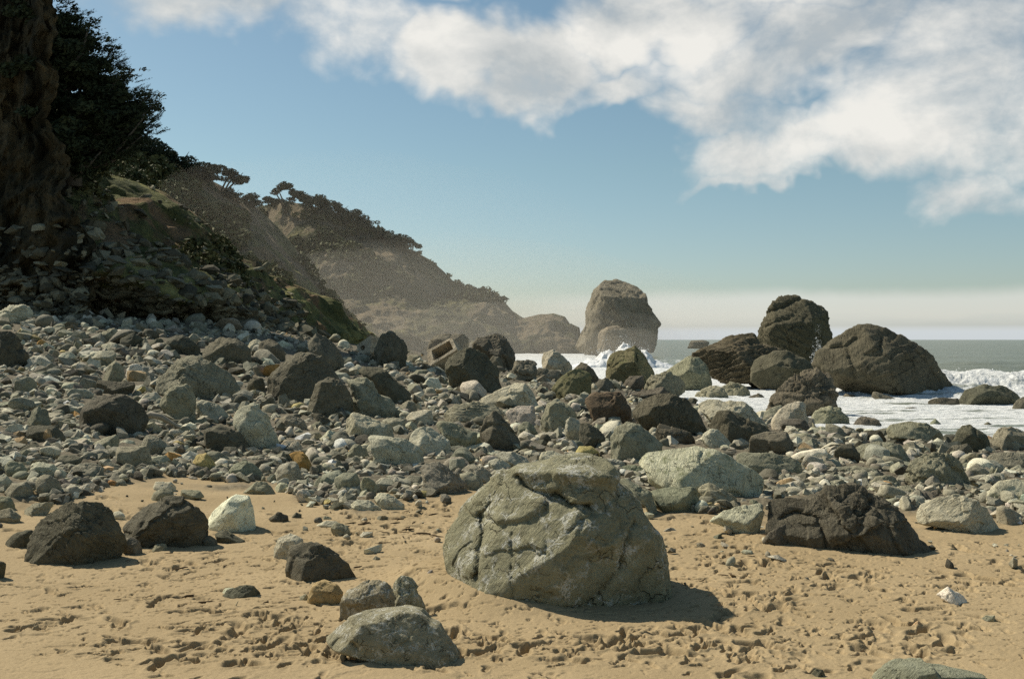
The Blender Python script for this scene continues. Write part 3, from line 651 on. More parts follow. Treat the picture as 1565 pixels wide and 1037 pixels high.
 ('l',"720,405 730,350 800,345 900,380 920,410 800,420 760,445",None,None,{}),
 ('L',"1070,425 1110,385 1180,395 1240,420 1250,445 1150,468",None,None,{}),
 ('g',"1155,458 1260,430 1360,440 1370,495 1280,498 1170,472",None,None,{}),
 ('g',"1170,510 1240,510 1330,560 1390,590 1400,640 1430,700 1480,725 1400,740 1350,660 1270,600","grey stone peeping out behind the right shoulder of the largest sand boulder",None,{}),
 ('l',"440,365 500,345 580,360 650,390 690,445 620,468 560,430",None,None,{}),
 ('l',"410,412 460,385 530,420 605,470 500,478 440,458",None,None,{}),
 ('l',"255,345 300,310 360,315 370,350 300,362",None,None,{}),
 ('n',"240,485 290,470 350,490 410,560 390,590 320,590",None,None,{}),
 ('l',"240,465 300,430 380,440 440,490 450,545 400,540 340,490",None,None,{}),
 ('g',"255,405 300,375 360,385 370,425 290,432",None,None,{}),
 ('l',"40,598 90,565 140,592 100,612",None,None,{}),
 ('l',"450,500 480,478 550,490 500,520",None,None,{}),
],
(600,400): [
 ('L',"480,820 600,780 700,740 760,690 800,730 850,770 870,840 840,890 720,875 640,865","pale slab with a black right-hand face left of the pointed dark-faced rock","the black-and-pale slab",dict(sub=5,cut=[((-.2,-.35,.9),.2),((.35,-.9,-.1),.3)])),
 ('g',"290,910 330,860 480,840 620,850 670,890 660,940 500,975 350,955","thin-layered grey boulder left of the hooded brown boulder",None,dict(sub=5,strata=(.05,.1,1,.06))),
 ('d',"320,620 350,560 430,510 500,520 560,560 620,640 665,740 580,785 480,765 370,785 340,690","dark mossy boulder in front of the hollow concrete box","the dark boulder by the box",dict(sub=6,rough=1.6,cut=[((.1,-1,-.1),.3)])),
 ('b',"440,500 520,450 640,420 680,460 730,530 735,620 680,650 600,620 560,580 500,540","brown rounded rock right of the hollow concrete box","the brown rounded rock",dict(sub=6)),
 ('b',"205,495 220,440 340,430 430,430 460,460 440,510 390,525 210,510","dark brown rock behind the hollow concrete box",None,{}),
 ('l',"890,600 900,540 960,525 1020,560 1075,620 1040,685 950,680 900,640","pale brown boulder standing before the white surf",None,dict(sub=5)),
 ('b',"700,650 730,590 860,590 880,640 830,690 760,710 710,700",None,None,dict(rough=2)),
 ('b',"835,690 870,630 1000,650 1005,690 880,705",None,None,{}),
 ('b',"1080,640 1120,595 1180,620 1240,690 1190,730",None,None,{}),
 ('b',"1200,730 1270,690 1330,730 1290,775 1210,770",None,None,dict(rough=2)),
 ('m',"950,750 1020,680 1110,630 1180,660 1195,720 1170,790 1080,830 1000,815","pale green-flecked boulder left of the mossy boulder","the green-flecked boulder",dict(sub=5)),
 ('b',"570,600 600,560 640,570 660,620 665,655 610,640",None,None,{}),
 ('p',"400,770 430,740 500,745 520,775 440,795",None,None,{}),
],
}
# ================================================================== camera, light, sky
cam=bpy.data.cameras.new('camera'); co=bpy.data.objects.new('camera',cam); COL.objects.link(co)
co.location=(0,0,EYE); co.rotation_euler=(math.pi/2,0,0)
cam.sensor_width=36; cam.lens=36*F/1565; cam.clip_start=.1; cam.clip_end=20000
sc.camera=co
sun=bpy.data.lights.new('sun','SUN'); sun.energy=SUN_E; sun.angle=math.radians(.5); sun.color=(1,.93,.80)
so=bpy.data.objects.new('sun',sun); COL.objects.link(so); so.rotation_euler=SUN.to_track_quat('Z','Y').to_euler(); so.location=(-40,30,60)
vs=sc.view_settings; vs.view_transform='Standard'; vs.look='None'; vs.gamma=1; vs.exposure=EXPO
sc.cycles.max_bounces=5; sc.cycles.diffuse_bounces=1; sc.cycles.volume_bounces=0; sc.cycles.transparent_max_bounces=8
sc.cycles.use_denoising=DENOISE

def build_sky():
    w=bpy.data.worlds.new('World'); sc.world=w; w.use_nodes=True; nt=w.node_tree; nt.nodes.clear(); N=NT(nt)
    sky=nt.nodes.new('ShaderNodeTexSky'); sky.sky_type='NISHITA'; sky.sun_disc=False
    sky.sun_elevation=math.asin(SUN.z); sky.sun_rotation=math.atan2(SUN.x,SUN.y)
    sky.air_density=1.0; sky.dust_density=.6; sky.ozone_density=1.6; sky.altitude=0
    tc=nt.nodes.new('ShaderNodeTexCoord').outputs['Generated']
    d=N.vmath('NORMALIZE',tc)
    sep=nt.nodes.new('ShaderNodeSeparateXYZ'); N.l(d,sep.inputs[0])
    az=N.math('ARCTAN2',sep.outputs[0],sep.outputs[1]); el=N.math('ARCSINE',sep.outputs[2])
    # film-like teal shift of the clear sky
    skyc=N.mix(1.0,sky.outputs[0],N.mix(N.mr(el,.0,.16),SKY_LOW,SKY_TINT),'MULTIPLY')
    cmb=nt.nodes.new('ShaderNodeCombineXYZ'); N.l(az,cmb.inputs[0]); N.l(el,cmb.inputs[1]); v=cmb.outputs[0]
    wrp=N.noise(d,7,4,.6,out=1)
    v2=N.vmath('ADD',v,N.vmath('SCALE',N.vmath('SUBTRACT',wrp,(.5,.5,.5)),scale=.16))
    banks=[ # photo centre, half sizes, tilt (deg, up to the right), weight
     (330,-5,230,80,10,.9),(230,30,110,45,-15,.6),(520,45,250,85,-12,.68),(690,95,150,85,-5,1.0),(800,120,140,90,-12,1.0),(900,165,190,42,4,.75),
     (1010,55,230,95,0,1.0),(1240,85,260,90,18,.95),(1120,200,170,60,-8,.75),(1270,225,300,62,14,.85),(1450,120,230,130,15,.85),(1150,292,190,22,6,.7),(1560,160,160,150,0,.8),
     (1530,310,130,50,-8,.62),(770,205,80,22,10,.35),(600,-60,700,60,0,.7),(1300,-40,500,80,0,.85)]
    tot=None
    for px,py,rx,ry,tl,wt in banks:
        a=math.atan((px-CX)/F); e=math.atan((CY-py)/F*math.cos(a))
        mp=nt.nodes.new('ShaderNodeMapping'); mp.vector_type='TEXTURE'
        mp.inputs['Location'].default_value=(a,e,0); mp.inputs['Rotation'].default_value=(0,0,math.radians(tl)); mp.inputs['Scale'].default_value=(rx/F*1.25,ry/F*1.3,1)
        N.l(v2,mp.inputs[0])
        L=N.vmath('LENGTH',N.vmath('MULTIPLY',mp.outputs[0],(1,1,0)))
        b=N.math('MULTIPLY',N.mr(L,0.25,1.0,1,0,True),wt)
        tot=b if tot is None else N.math('MAXIMUM',tot,b)
    st=N.vmath('MULTIPLY',d,(1.0,1.0,1.45))
    n1=N.noise(st,6.5,8,.58,.25); n2=N.noise(st,22,5,.6,.3)
    dens=N.math('ADD',N.math('MULTIPLY',tot,1.0),N.math('MULTIPLY',N.math('SUBTRACT',n1,.5),1.4))
    dens=N.math('ADD',dens,N.math('MULTIPLY',N.math('SUBTRACT',n2,.5),.42))
    above=N.mr(el,.02,.10)
    cover=N.math('MULTIPLY',N.mr(dens,.29,1.0,0,1,True),.92)
    # light: thick middles a little greyer, tops towards the sun whiter
    off=N.vmath('ADD',st,(-.035,.0,.06))
    sh=N.math('SUBTRACT',n1,N.noise(off,6.5,8,.58,.25))
    lum=N.mr(N.math('ADD',N.math('MULTIPLY',sh,1.6),N.math('MULTIPLY',n2,.35)),-.12,.42,0,1)
    cc=N.mix(lum,CLOUD_D,CLOUD_L)
    c=N.mix(N.math('MULTIPLY',cover,N.mr(el,-.01,.03)),skyc,cc)
    # pale bank of sea cloud low over the horizon, open blue streaks under it towards the right
    hb=N.math('MULTIPLY',N.mr(N.math('ADD',el,N.math('MULTIPLY',N.math('SUBTRACT',n1,.5),.022)),.034,.049,1,0,True),N.mr(N.math('ADD',az,N.math('MULTIPLY',N.math('SUBTRACT',n1,.5),.3)),-.04,.14,.06,.46,True))
    wav=N.noise(N.vmath('MULTIPLY',v,(9,60,1)),1.0,4,.55)
    gap=N.math('MULTIPLY',N.mr(N.math('ADD',el,N.math('MULTIPLY',N.math('SUBTRACT',wav,.5),.016)),.010,.024,.9,0,True),N.mr(az,.1,.36,.1,1))
    hb=N.math('MULTIPLY',hb,N.mr(gap,0,1,1,.8))
    low=N.mr(el,.006,.020,1,0,True)
    c=N.mix(N.math('MAXIMUM',hb,N.math('MULTIPLY',low,.75)),c,N.mix(N.math('MAXIMUM',gap,low),BANK_C,(7.6,8.2,8.7,1)))
    bg=nt.nodes.new('ShaderNodeBackground'); N.l(c,bg.inputs[0]); bg.inputs[1].default_value=SKY_S
    o=nt.nodes.new('ShaderNodeOutputWorld'); N.l(bg.outputs[0],o.inputs[0])
build_sky()

# ================================================================== rocks drawn from the photograph
M_ROCK=rock_material('weathered_rock'); M_VEIN=rock_material('veined_rock',veins=True,layk=.5); M_MOSS=rock_material('mossy_rock',moss=True)
rocks=[]          # dicts: obj, photo outline, depth ...
def parse(s): return [tuple(float(v) for v in p.split(',')) for p in s.split()]
uid=0
ROCK_GROUP='rocks strewn over the beach'
for (ox,oy),L in ROCKS.items():
    for tone,pts,label,short,op in L:
        uid+=1
        S=3.9125
        ph=np.array([(x/S+ox,y/S+oy) for x,y in parse(pts)])
        w=np.ptp(ph[:,0]); h=np.ptp(ph[:,1])
        ib=int(np.argmax(ph[:,1])); low=ph[ph[:,1]>ph[:,1].max()-.12*h]
        pb=(low[:,0].mean(),ph[:,1].max())
        Yb=op.get('Y') or cast(*pb)
        sizepx=max(w,h)
        hw=w/2/F*Yb; hh=h/2/F*Yb
        D=op.get('D',.8)*min(hw,1.25*math.sqrt(hw*hh))
        Yc=Yb if 'Y' in op else Yb+op.get('back',.82)*D
        P3=np.stack([(ph[:,0]-CX)/F*Yc,EYE+(CY-ph[:,1])/F*Yc],1)
        c=centroid(P3); poly=P3-c
        # the part below the ground line: reach down so that nothing hovers
        sub=op.get('sub') or (5 if sizepx>46 else 4)
        def conv(lst):
            out=[]
            for s_,wd,dp in lst:
                q=np.array([((x/S+ox-CX)/F*Yc-c[0],EYE+(CY-(y/S+oy))/F*Yc-c[1]) for x,y in parse(s_)])
                out.append((q,wd/S/F*Yc,dp))
            return out
        V,T,size=rock_shape(poly,D,sub,uid*7+1,op.get('rand',3 if tone in 'sS' else 6),op.get('cut',()),op.get('rough',1.0),op.get('strata'),conv(op.get('g',())),conv(op.get('lump',())),q=op.get('q',3.0 if op.get('rand',6)>3 else 2.4),foot=tone not in 'sS',gem=op.get('gem',tone!='S' and (tone=='s' or op.get('rand',6)>3)))
        if 'yaw' in op: V[:,1]-=op['yaw']*V[:,0]
        cx,cz=c
        gz=float(land([cx],[Yc])[0]); base=min(0.0,gz-cz)
        V[:,2]+=0; me=mesh_of('rock',V-np.array([0,0,base],np.float32),T)
        nm='boulder' if sizepx>44 else 'stone'
        if tone in 'sS' : nm='sea_rock'
        o=link(nm,me,M_VEIN if tone=='v' else (M_MOSS if (tone=='m' or op.get('moss')) else M_ROCK),loc=(cx,Yc,cz+base))
        t=np.array(TONE[tone])*(1 if label and sizepx>60 else 1+rng.normal(0,.10))*(1+rng.normal(0,.02,3))
        o.color=(*np.clip(t,.02,.85),1)
        o['grain']=float(np.clip(2.6/size,.05,40)*(1.0 if op.get('rough',1)<1.5 else 1.3)); o['seed']=float(uid%50)
        tag(o,label,nm.replace('_',' '),ROCK_GROUP)
        rocks.append(dict(o=o,ph=ph,w=w,h=h,label=label,short=short,tone=tone,Y=Yb,cx=ph[:,0].mean(),cy=ph[:,1].mean(),base=pb,poly=poly))

# ================================================================== cobbles in the field between the boulders
EDGE=[(-300,740),(0,755),(90,770),(170,745),(250,728),(330,735),(420,742),(470,770),(540,780),(640,762),(700,752),(860,740),(1000,782),(1150,790),(1300,775),(1420,782),(1500,800),(1600,806),(2000,840)]
ex=np.array([e[0] for e in EDGE],float); ey=np.array([e[1] for e in EDGE],float)
def edge_y(px): return np.interp(px,ex,ey)
def edge_dist(px): return np.array([cast(p,y) for p,y in zip(px,edge_y(px))])
_es=np.linspace(-500,2100,120); _eY=edge_dist(_es)
def sand_edge_Y(x,Y):
    px=np.clip(np.asarray(x)/np.asarray(Y)*F+CX,-500,2100); return np.interp(px,_es,_eY)
NPROTO=20
def stone_protos(sub):
    out=[]
    for i in range(NPROTO):
        g=np.random.default_rng(100+i)
        n=9; a=np.sort(np.linspace(0,2*math.pi,n,endpoint=False)+g.normal(0,.16,n)); rr=1+g.normal(0,.13,n)
        poly=np.stack([np.cos(a)*rr,np.sin(a)*rr*g.uniform(.5,.8)],1)
        V,T,s=rock_shape(poly,g.uniform(.6,.95),sub,500+i,rand=9 if i%4 else 2,rough=.9 if i%4 else .4,foot=False,gem=bool(i%4))
        out.append((V.astype(np.float32),T))
    return out
CT=[('g',30,'grey'),('l',32,'pale grey'),('n',14,'greenish grey'),('u',9,'blue-grey'),('d',13,'dark grey'),('b',5,'brown'),('p',.9,'tan'),('o',.35,'orange'),('w',.5,'white'),('y',.4,'yellowish')]
cw=np.array([c[1] for c in CT]); cw=cw/cw.sum()
def hull_protos(n=40):
    """sharp-edged broken stones"""
    out=[]
    for i in range(n):
        g=np.random.default_rng(900+i); bm=bmesh.new(); m=int(g.integers(11,20))
        p=g.normal(size=(m,3)); p/=np.linalg.norm(p,axis=1)[:,None]; p*=g.uniform(.8,1.1,(m,1))
        p*=np.array([1,g.uniform(.55,.95),g.uniform(.38,.75)])
        for q in p: bm.verts.new(q)
        bmesh.ops.convex_hull(bm,input=bm.verts); bmesh.ops.triangulate(bm,faces=bm.faces)
        loose=[v for v in bm.verts if not v.link_faces]; bmesh.ops.delete(bm,geom=loose,context='VERTS')
        bm.verts.index_update(); bm.verts.ensure_lookup_table()
        out.append((np.array([v.co[:] for v in bm.verts],np.float32),np.array([[v.index for v in f.verts] for f in bm.faces],np.int32))); bm.free()
    return out
PH=hull_protos()
cand=[]
NS=46000
px=rng.uniform(-150,1720,NS*2); 
up=np.interp(px,[-150,0,200,400,600,800,1000,1200,1400,1720],[455,468,488,502,528,545,575,620,655,668])
lo=edge_y(px)
py=up+(lo-up)*rng.uniform(0,1,NS*2)**.85
keep=rng.uniform(0,1,NS*2)<np.clip(1.15-(py-up)/(lo-up+1)*.45,.3,1)
px=px[keep][:NS]; py=py[keep][:NS]
inside=np.zeros(len(px),bool)
for r in rocks:
    b=r['ph']
    m=(px>b[:,0].min())&(px<b[:,0].max())&(py>b[:,1].min())&(py<b[:,1].max())
    if m.any(): inside[m]|=in_poly(px[m],py[m],b)
k=(~inside)|(rng.uniform(0,1,len(px))<.04)
px=px[k]; py=py[k]
_YY,_GG=cast_many(px,py)
for a,b,Y,gz in zip(px,py,_YY,_GG):
    if Y>110: continue
    x=(a-CX)/F*Y
    if gz<=SEA+.001: continue
    s=float(np.clip(.040*rng.pareto(1.6)+.030,.030,.32))
    s*=.75+.5*min(1,Y/30); s=max(s,float(rng.uniform(1.6,3.4))/F*Y)
    if a>1150: s*=1.25
    if a<520 and b<540: s*=1.4
    s=min(s,(float(rng.uniform(9,15)) if rng.uniform()<.95 else 21)/F*Y)
    cand.append((x,Y,gz,s,a,b))
# sparse pebbles on the sand
for i in range(150):
    a=rng.uniform(-100,1650); b=edge_y(a)+abs(rng.normal(0,1))*45+2
    if b>1030: continue
    Y=cast(a,b); x=(a-CX)/F*Y
    if any(in_poly(np.array([a]),np.array([b]),r['ph'])[0] for r in rocks if abs(r['cx']-a)<250): continue
    cand.append((x,Y,float(ground([x],[Y])[0]),float(.014+.012*rng.pareto(2.5)) if rng.uniform()<.8 else float(rng.uniform(.03,.06)),a,b))
vis=np.array([c[3]/c[1]*F for c in cand])           # half width on the photo
order=np.argsort(-vis)
NI=300-len(rocks)
onpic=[i for i in order if 8<cand[i][4]<1557 and cand[i][3]<.5]
ind=set(onpic[:NI])
P2=stone_protos(2); P4=stone_protos(4)
def place(proto,x,Y,gz,s,g,tilt=.28):
    V,T=proto
    yaw=g.uniform(0,2*math.pi); tlt=g.normal(0,tilt); rl=g.normal(0,tilt)
    R=np.array(Matrix.Rotation(yaw,3,'Z')@Matrix.Rotation(tlt,3,'X')@Matrix.Rotation(rl,3,'Y'))
    sc3=np.array([s*g.uniform(.8,1.35),s*g.uniform(.8,1.2),s*g.uniform(.8,1.25)])
    return (V*sc3)@R.T
bv=[];bt=[];bc=[];bs=[];off=0
cobbles=[]
for i in range(len(cand)):
    x,Y,gz,s,a,b=cand[i]
    ti=int(rng.choice(len(CT),p=cw)); tone=CT[ti][0]
    t=np.array(TONE[tone])*np.array([1.08,1.08,1.16])*np.exp(rng.normal(0,.28))*(1+rng.normal(0,.02,3)); t=np.clip(t,.03,.75)
    lift=s*rng.uniform(.05,.65)
    pi=int(rng.integers(NPROTO))
    if i in ind:
        V=place(P4[pi],x,Y,gz,s,rng)
        o=link('cobble',mesh_of('cobble',V-np.array([0,0,V[:,2].min()]),P4[pi][1]),M_ROCK,loc=(x,Y,gz+lift+float(V[:,2].min())))
        o.color=(*t,1); o['grain']=2.6/s; o['seed']=float(i%50)
        cobbles.append(dict(o=o,cx=a,cy=b-vis[i]*.4,w=2*vis[i],h=1.4*vis[i],label=None,short=None,tone=tone,Y=Y,colour=CT[ti][2]))
    else:
        sharp=rng.uniform()<.68; pr=PH[int(rng.integers(len(PH)))] if sharp else P2[pi]
        V=place(pr,x,Y,gz,s*(1.15 if sharp else 1),rng,.45 if sharp else .28)+np.array([x,Y,gz+lift])
        bv.append(V.astype(np.float32)); bt.append(pr[1]+off); off+=len(V); bs.append(np.full(len(pr[1]),not sharp))
        bc.append(np.repeat(t[None].astype(np.float32),len(V),0))
def cobble_material():
    m,nt=new_mat('cobble_mass'); N=NT(nt)
    p=nt.nodes.new('ShaderNodeNewGeometry').outputs['Position']
    col=N.attr('tint',out='Color')
    a=N.noise(p,9,6,.7); f=N.noise(p,60,4,.7)
    c=N.mix(N.mr(a,.35,.7),N.mix(1.0,col,(.62,.61,.55,1),'MULTIPLY'),N.mix(1.0,col,(1.25,1.22,1.15,1),'MULTIPLY'))
    c=N.mix(N.mr(f,.5,.7,0,.65),c,N.mix(1.0,col,(.42,.41,.36,1),'MULTIPLY'))
    N.surf(c,.88,N.bump(N.math('ADD',a,N.math('MULTIPLY',f,.4)),.9,.025),.18); return m
fld=link('cobble_field',mesh_of('cobble_field',np.concatenate(bv),np.concatenate(bt),np.concatenate(bs),colors=np.concatenate(bc)),cobble_material())
tag(fld,'mass of small grey cobbles filling the ground between the boulders','cobbles',kind='stuff')

# ---- labels for the rocks not described by hand: by colour, shape and what they lie beside
CN=dict(g='grey',l='pale grey',L='bright pale',d='dark grey',b='brown',n='greenish grey',w='white',u='blue-grey',o='orange',p='tan',P='pinkish white',r='reddish brown',y='yellowish',v='veined grey',t='turquoise',s='dark brown',S='brown',m='olive')
marks=[r for r in rocks if r['short']]
used={r['label'] for r in rocks if r['label']}
def rel(dx,dy):
    if abs(dx)>abs(dy)*1.3: return 'to the right of' if dx>0 else 'to the left of'
    return 'in front of' if dy>0 else 'behind'
for r in rocks+cobbles:
    if r['label']: continue
    o=r['o']; size='small ' if r['w']<26 else ''
    asp=r['w']/max(r['h'],1e-3)
    shp='flat ' if asp>2.3 else ('upright ' if asp<.95 else '')
    if 'colour' in r: shp=''
    kind='cobble' if 'colour' in r else o.name.split('.')[0].replace('_',' ')
    what=f"{size}{shp}{CN[r['tone']]} {kind}"
    ds=sorted(marks,key=lambda q:math.hypot((q['cx']-r['cx'])/1.6,q['cy']-r['cy']))
    opts=[]
    for q in ds[:3]: opts.append(f"{what} lying {rel(r['cx']-q['cx'],r['cy']-q['cy'])} {q['short']}")
    A=ds[0]
    for B in ds[1:6]:
        opts.append(f"{what} between {A['short']} and {B['short']}")
    for q in ds[3:6]: opts.append(f"{what} lying {rel(r['cx']-q['cx'],r['cy']-q['cy'])} {q['short']}")
    B=ds[1]
    for q in ds[1:8]:
        opts.append(f"{what} near {A['short']}, {rel(r['cx']-q['cx'],r['cy']-q['cy'])} {q['short']}")
    for u in opts:
        u=' '.join(u.split())
        if u not in used and len(u.split())<=16: break
    used.add(u); r['label']=u
    tag(o,u,kind,ROCK_GROUP)

# ================================================================== sand and rubble ground
CLUSTERS=[(560,985,120,30,70),(90,930,160,40,60),(330,985,200,35,90),(620,810,110,30,75),(560,800,90,30,60),(470,830,60,35,40),(1180,900,120,30,70),(1270,880,160,35,40),(1120,985,190,30,110),(1300,960,120,40,30),(1480,900,110,45,40),(820,990,140,30,55),(700,965,80,20,30),(1100,850,80,30,45),(270,855,60,12,30),(430,950,90,25,40),(1450,990,120,25,30),(960,975,90,25,40),(180,790,140,15,30),(640,770,60,12,30),(1080,800,60,14,20),(1500,840,70,18,20),(780,900,800,110,110),(300,880,300,80,40),(1300,900,260,80,50)]
def build_ground():
    inn=np.linspace(-.56,.56,1150)
    cols=np.concatenate([-np.geomspace(1.3,.565,40),inn,np.geomspace(.565,1.3,40)])
    Yr=np.concatenate([np.linspace(1.2,4.4,20,endpoint=False),1/np.linspace(1/4.4,1/13.0,640),np.geomspace(13.2,30,160),np.geomspace(30.5,230,90)])
    S,Y=np.meshgrid(cols,Yr); X=S*Y
    nr,nc=Y.shape; x=X.ravel(); y=Y.ravel()
    z=ground(x,y)
    eY=sand_edge_Y(x,y)
    P=np.stack([x,y,np.zeros_like(x)],1)
    rub=sstep(-.5,.9,y-eY+fbm(P*1.3,3)*1.6)
    far=sstep(16,30,y)
    z=z+fbm(P*.9,2)*.022*(1-far)+fbm(P*2.7+5,2)*.006
    rough=sstep(-.10,.22,fbm(P*np.array([.8,1.2,1])+31,3)+.10)
    cl=fbm(P*14,3,.6); z=z+(1-rub)*(rough*(.004*cl+.012*np.maximum(ridged(P*9+3,2)-.2,0)*0)+.0015*fbm(P*40,2))
    z=z+rub*(.05*ridged(P*2.2,3)+.02*fbm(P*9,2))
    # churned patches: torn, uneven sand between the smoother stretches
    ppx=x/y*F+CX; ppy=CY+EYE*F/y; mk=np.zeros(len(x))
    for (cx,cy,rx,ry,k) in CLUSTERS:
        mk=np.maximum(mk,np.exp(-((ppx-cx)/(rx*1.0))**2-((ppy-cy)/(ry*.85))**2)*min(1,k/50+.3))
    near=(y>4)&(y<14)
    mk=np.clip(mk+.10,0,1)*near*(1-rub)
    Wp=P+.06*np.stack([fbm(P*6+3,2),fbm(P*6+13,2),0*x],1)
    n1=fbm(Wp*np.array([6,9,1])+70,4,.55); n2=fbm(Wp*np.array([15,24,1])+90,3,.55)
    z=z-mk*(.022*sstep(.20,.36,n1)+.013*sstep(.20,.36,n2))
    Z=z.reshape(nr,nc)
    g=np.random.default_rng(21)
    # footprints and scuffs
    calm=[(720,915,95,38),(900,945,120,22),(160,870,90,18),(1300,925,70,25),(700,900,60,30)]
    n=0
    for (cx,cy,rx,ry,k) in CLUSTERS:
        for _ in range(int(k*.9)):
            a=g.normal(cx,rx*.7); b=g.normal(cy,ry*.75)
            if b<745 or b>1075: continue
            if any(((a-q[0])/q[2])**2+((b-q[1])/q[3])**2<1 for q in calm) and g.uniform()<.9: continue
            Yf=EYE*F/(b-CY); xf=(a-CX)/F*Yf
            big=g.uniform()<.22
            L=g.uniform(.08,.15) if big else g.uniform(.025,.08); W=L*g.uniform(.25,.48); dep=(g.uniform(.020,.038) if big else g.uniform(.009,.022))
            an=g.uniform(0,math.pi)
            j0,j1=np.searchsorted(Yr,[Yf-2.4*L,Yf+2.4*L]); i0,i1=np.searchsorted(cols,[(xf-2.4*L)/Yf,(xf+2.4*L)/Yf])
            if j1-j0<2 or i1-i0<2: continue
            xx=X[j0:j1,i0:i1]-xf; yy=Y[j0:j1,i0:i1]-Yf
            u=xx*math.cos(an)+yy*math.sin(an); v=-xx*math.sin(an)+yy*math.cos(an)
            wob=1+.35*np.sin(3*np.arctan2(v,u)+g.uniform(0,6))
            d=np.sqrt((u/L)**2+(v/W)**2)/wob
            Z[j0:j1,i0:i1]+=-dep*(1-sstep(.55,1.0,d))+dep*.30*np.exp(-((d-1.2)/.25)**2)*(.4+.6*g.uniform())
    V=np.stack([x,y,Z.ravel()],1)
    wet=sstep(-.25,-.75,z)
    me=mesh_of('beach',V,grid_faces(nr,nc),attrs=dict(rubble=rub,wet=wet))
    m,nt=new_mat('beach_sand'); N=NT(nt)
    p=nt.nodes.new('ShaderNodeNewGeometry').outputs['Position']
    ru=N.attr('rubble'); we=N.attr('wet')
    a=N.noise(p,.8,4,.6); f=N.noise(p,160,3,.7); md=N.noise(p,18,5,.65)
    c=N.mix(N.mr(a,.35,.7),SAND_A,SAND_B)
    c=N.mix(N.mr(f,.5,.72,0,.55),c,(.16,.11,.055,1)); c=N.mix(N.mr(f,.45,.3,0,.35),c,(.62,.47,.27,1))
    c=N.mix(N.mr(md,.60,.75,0,.35),c,(.22,.15,.075,1))
    gv=N.mix(N.mr(N.noise(p,30,4,.7),.35,.65),(.04,.036,.026,1),(.20,.18,.13,1))  # gravel; its dark tones also stand in for shade between the stones
    c=N.mix(N.math('MULTIPLY',ru,.9),c,gv)
    c=N.mix(N.math('MULTIPLY',we,.75),c,(.07,.06,.045,1))
    h=N.math('ADD',N.math('MULTIPLY',f,.35),md)
    N.surf(c,.95,N.bump(h,.5,.008),.1)
    o=link('beach',me,m); tag(o,'tan sand trodden with footprints, turning to rubble up the beach','beach',kind='structure')
build_ground()

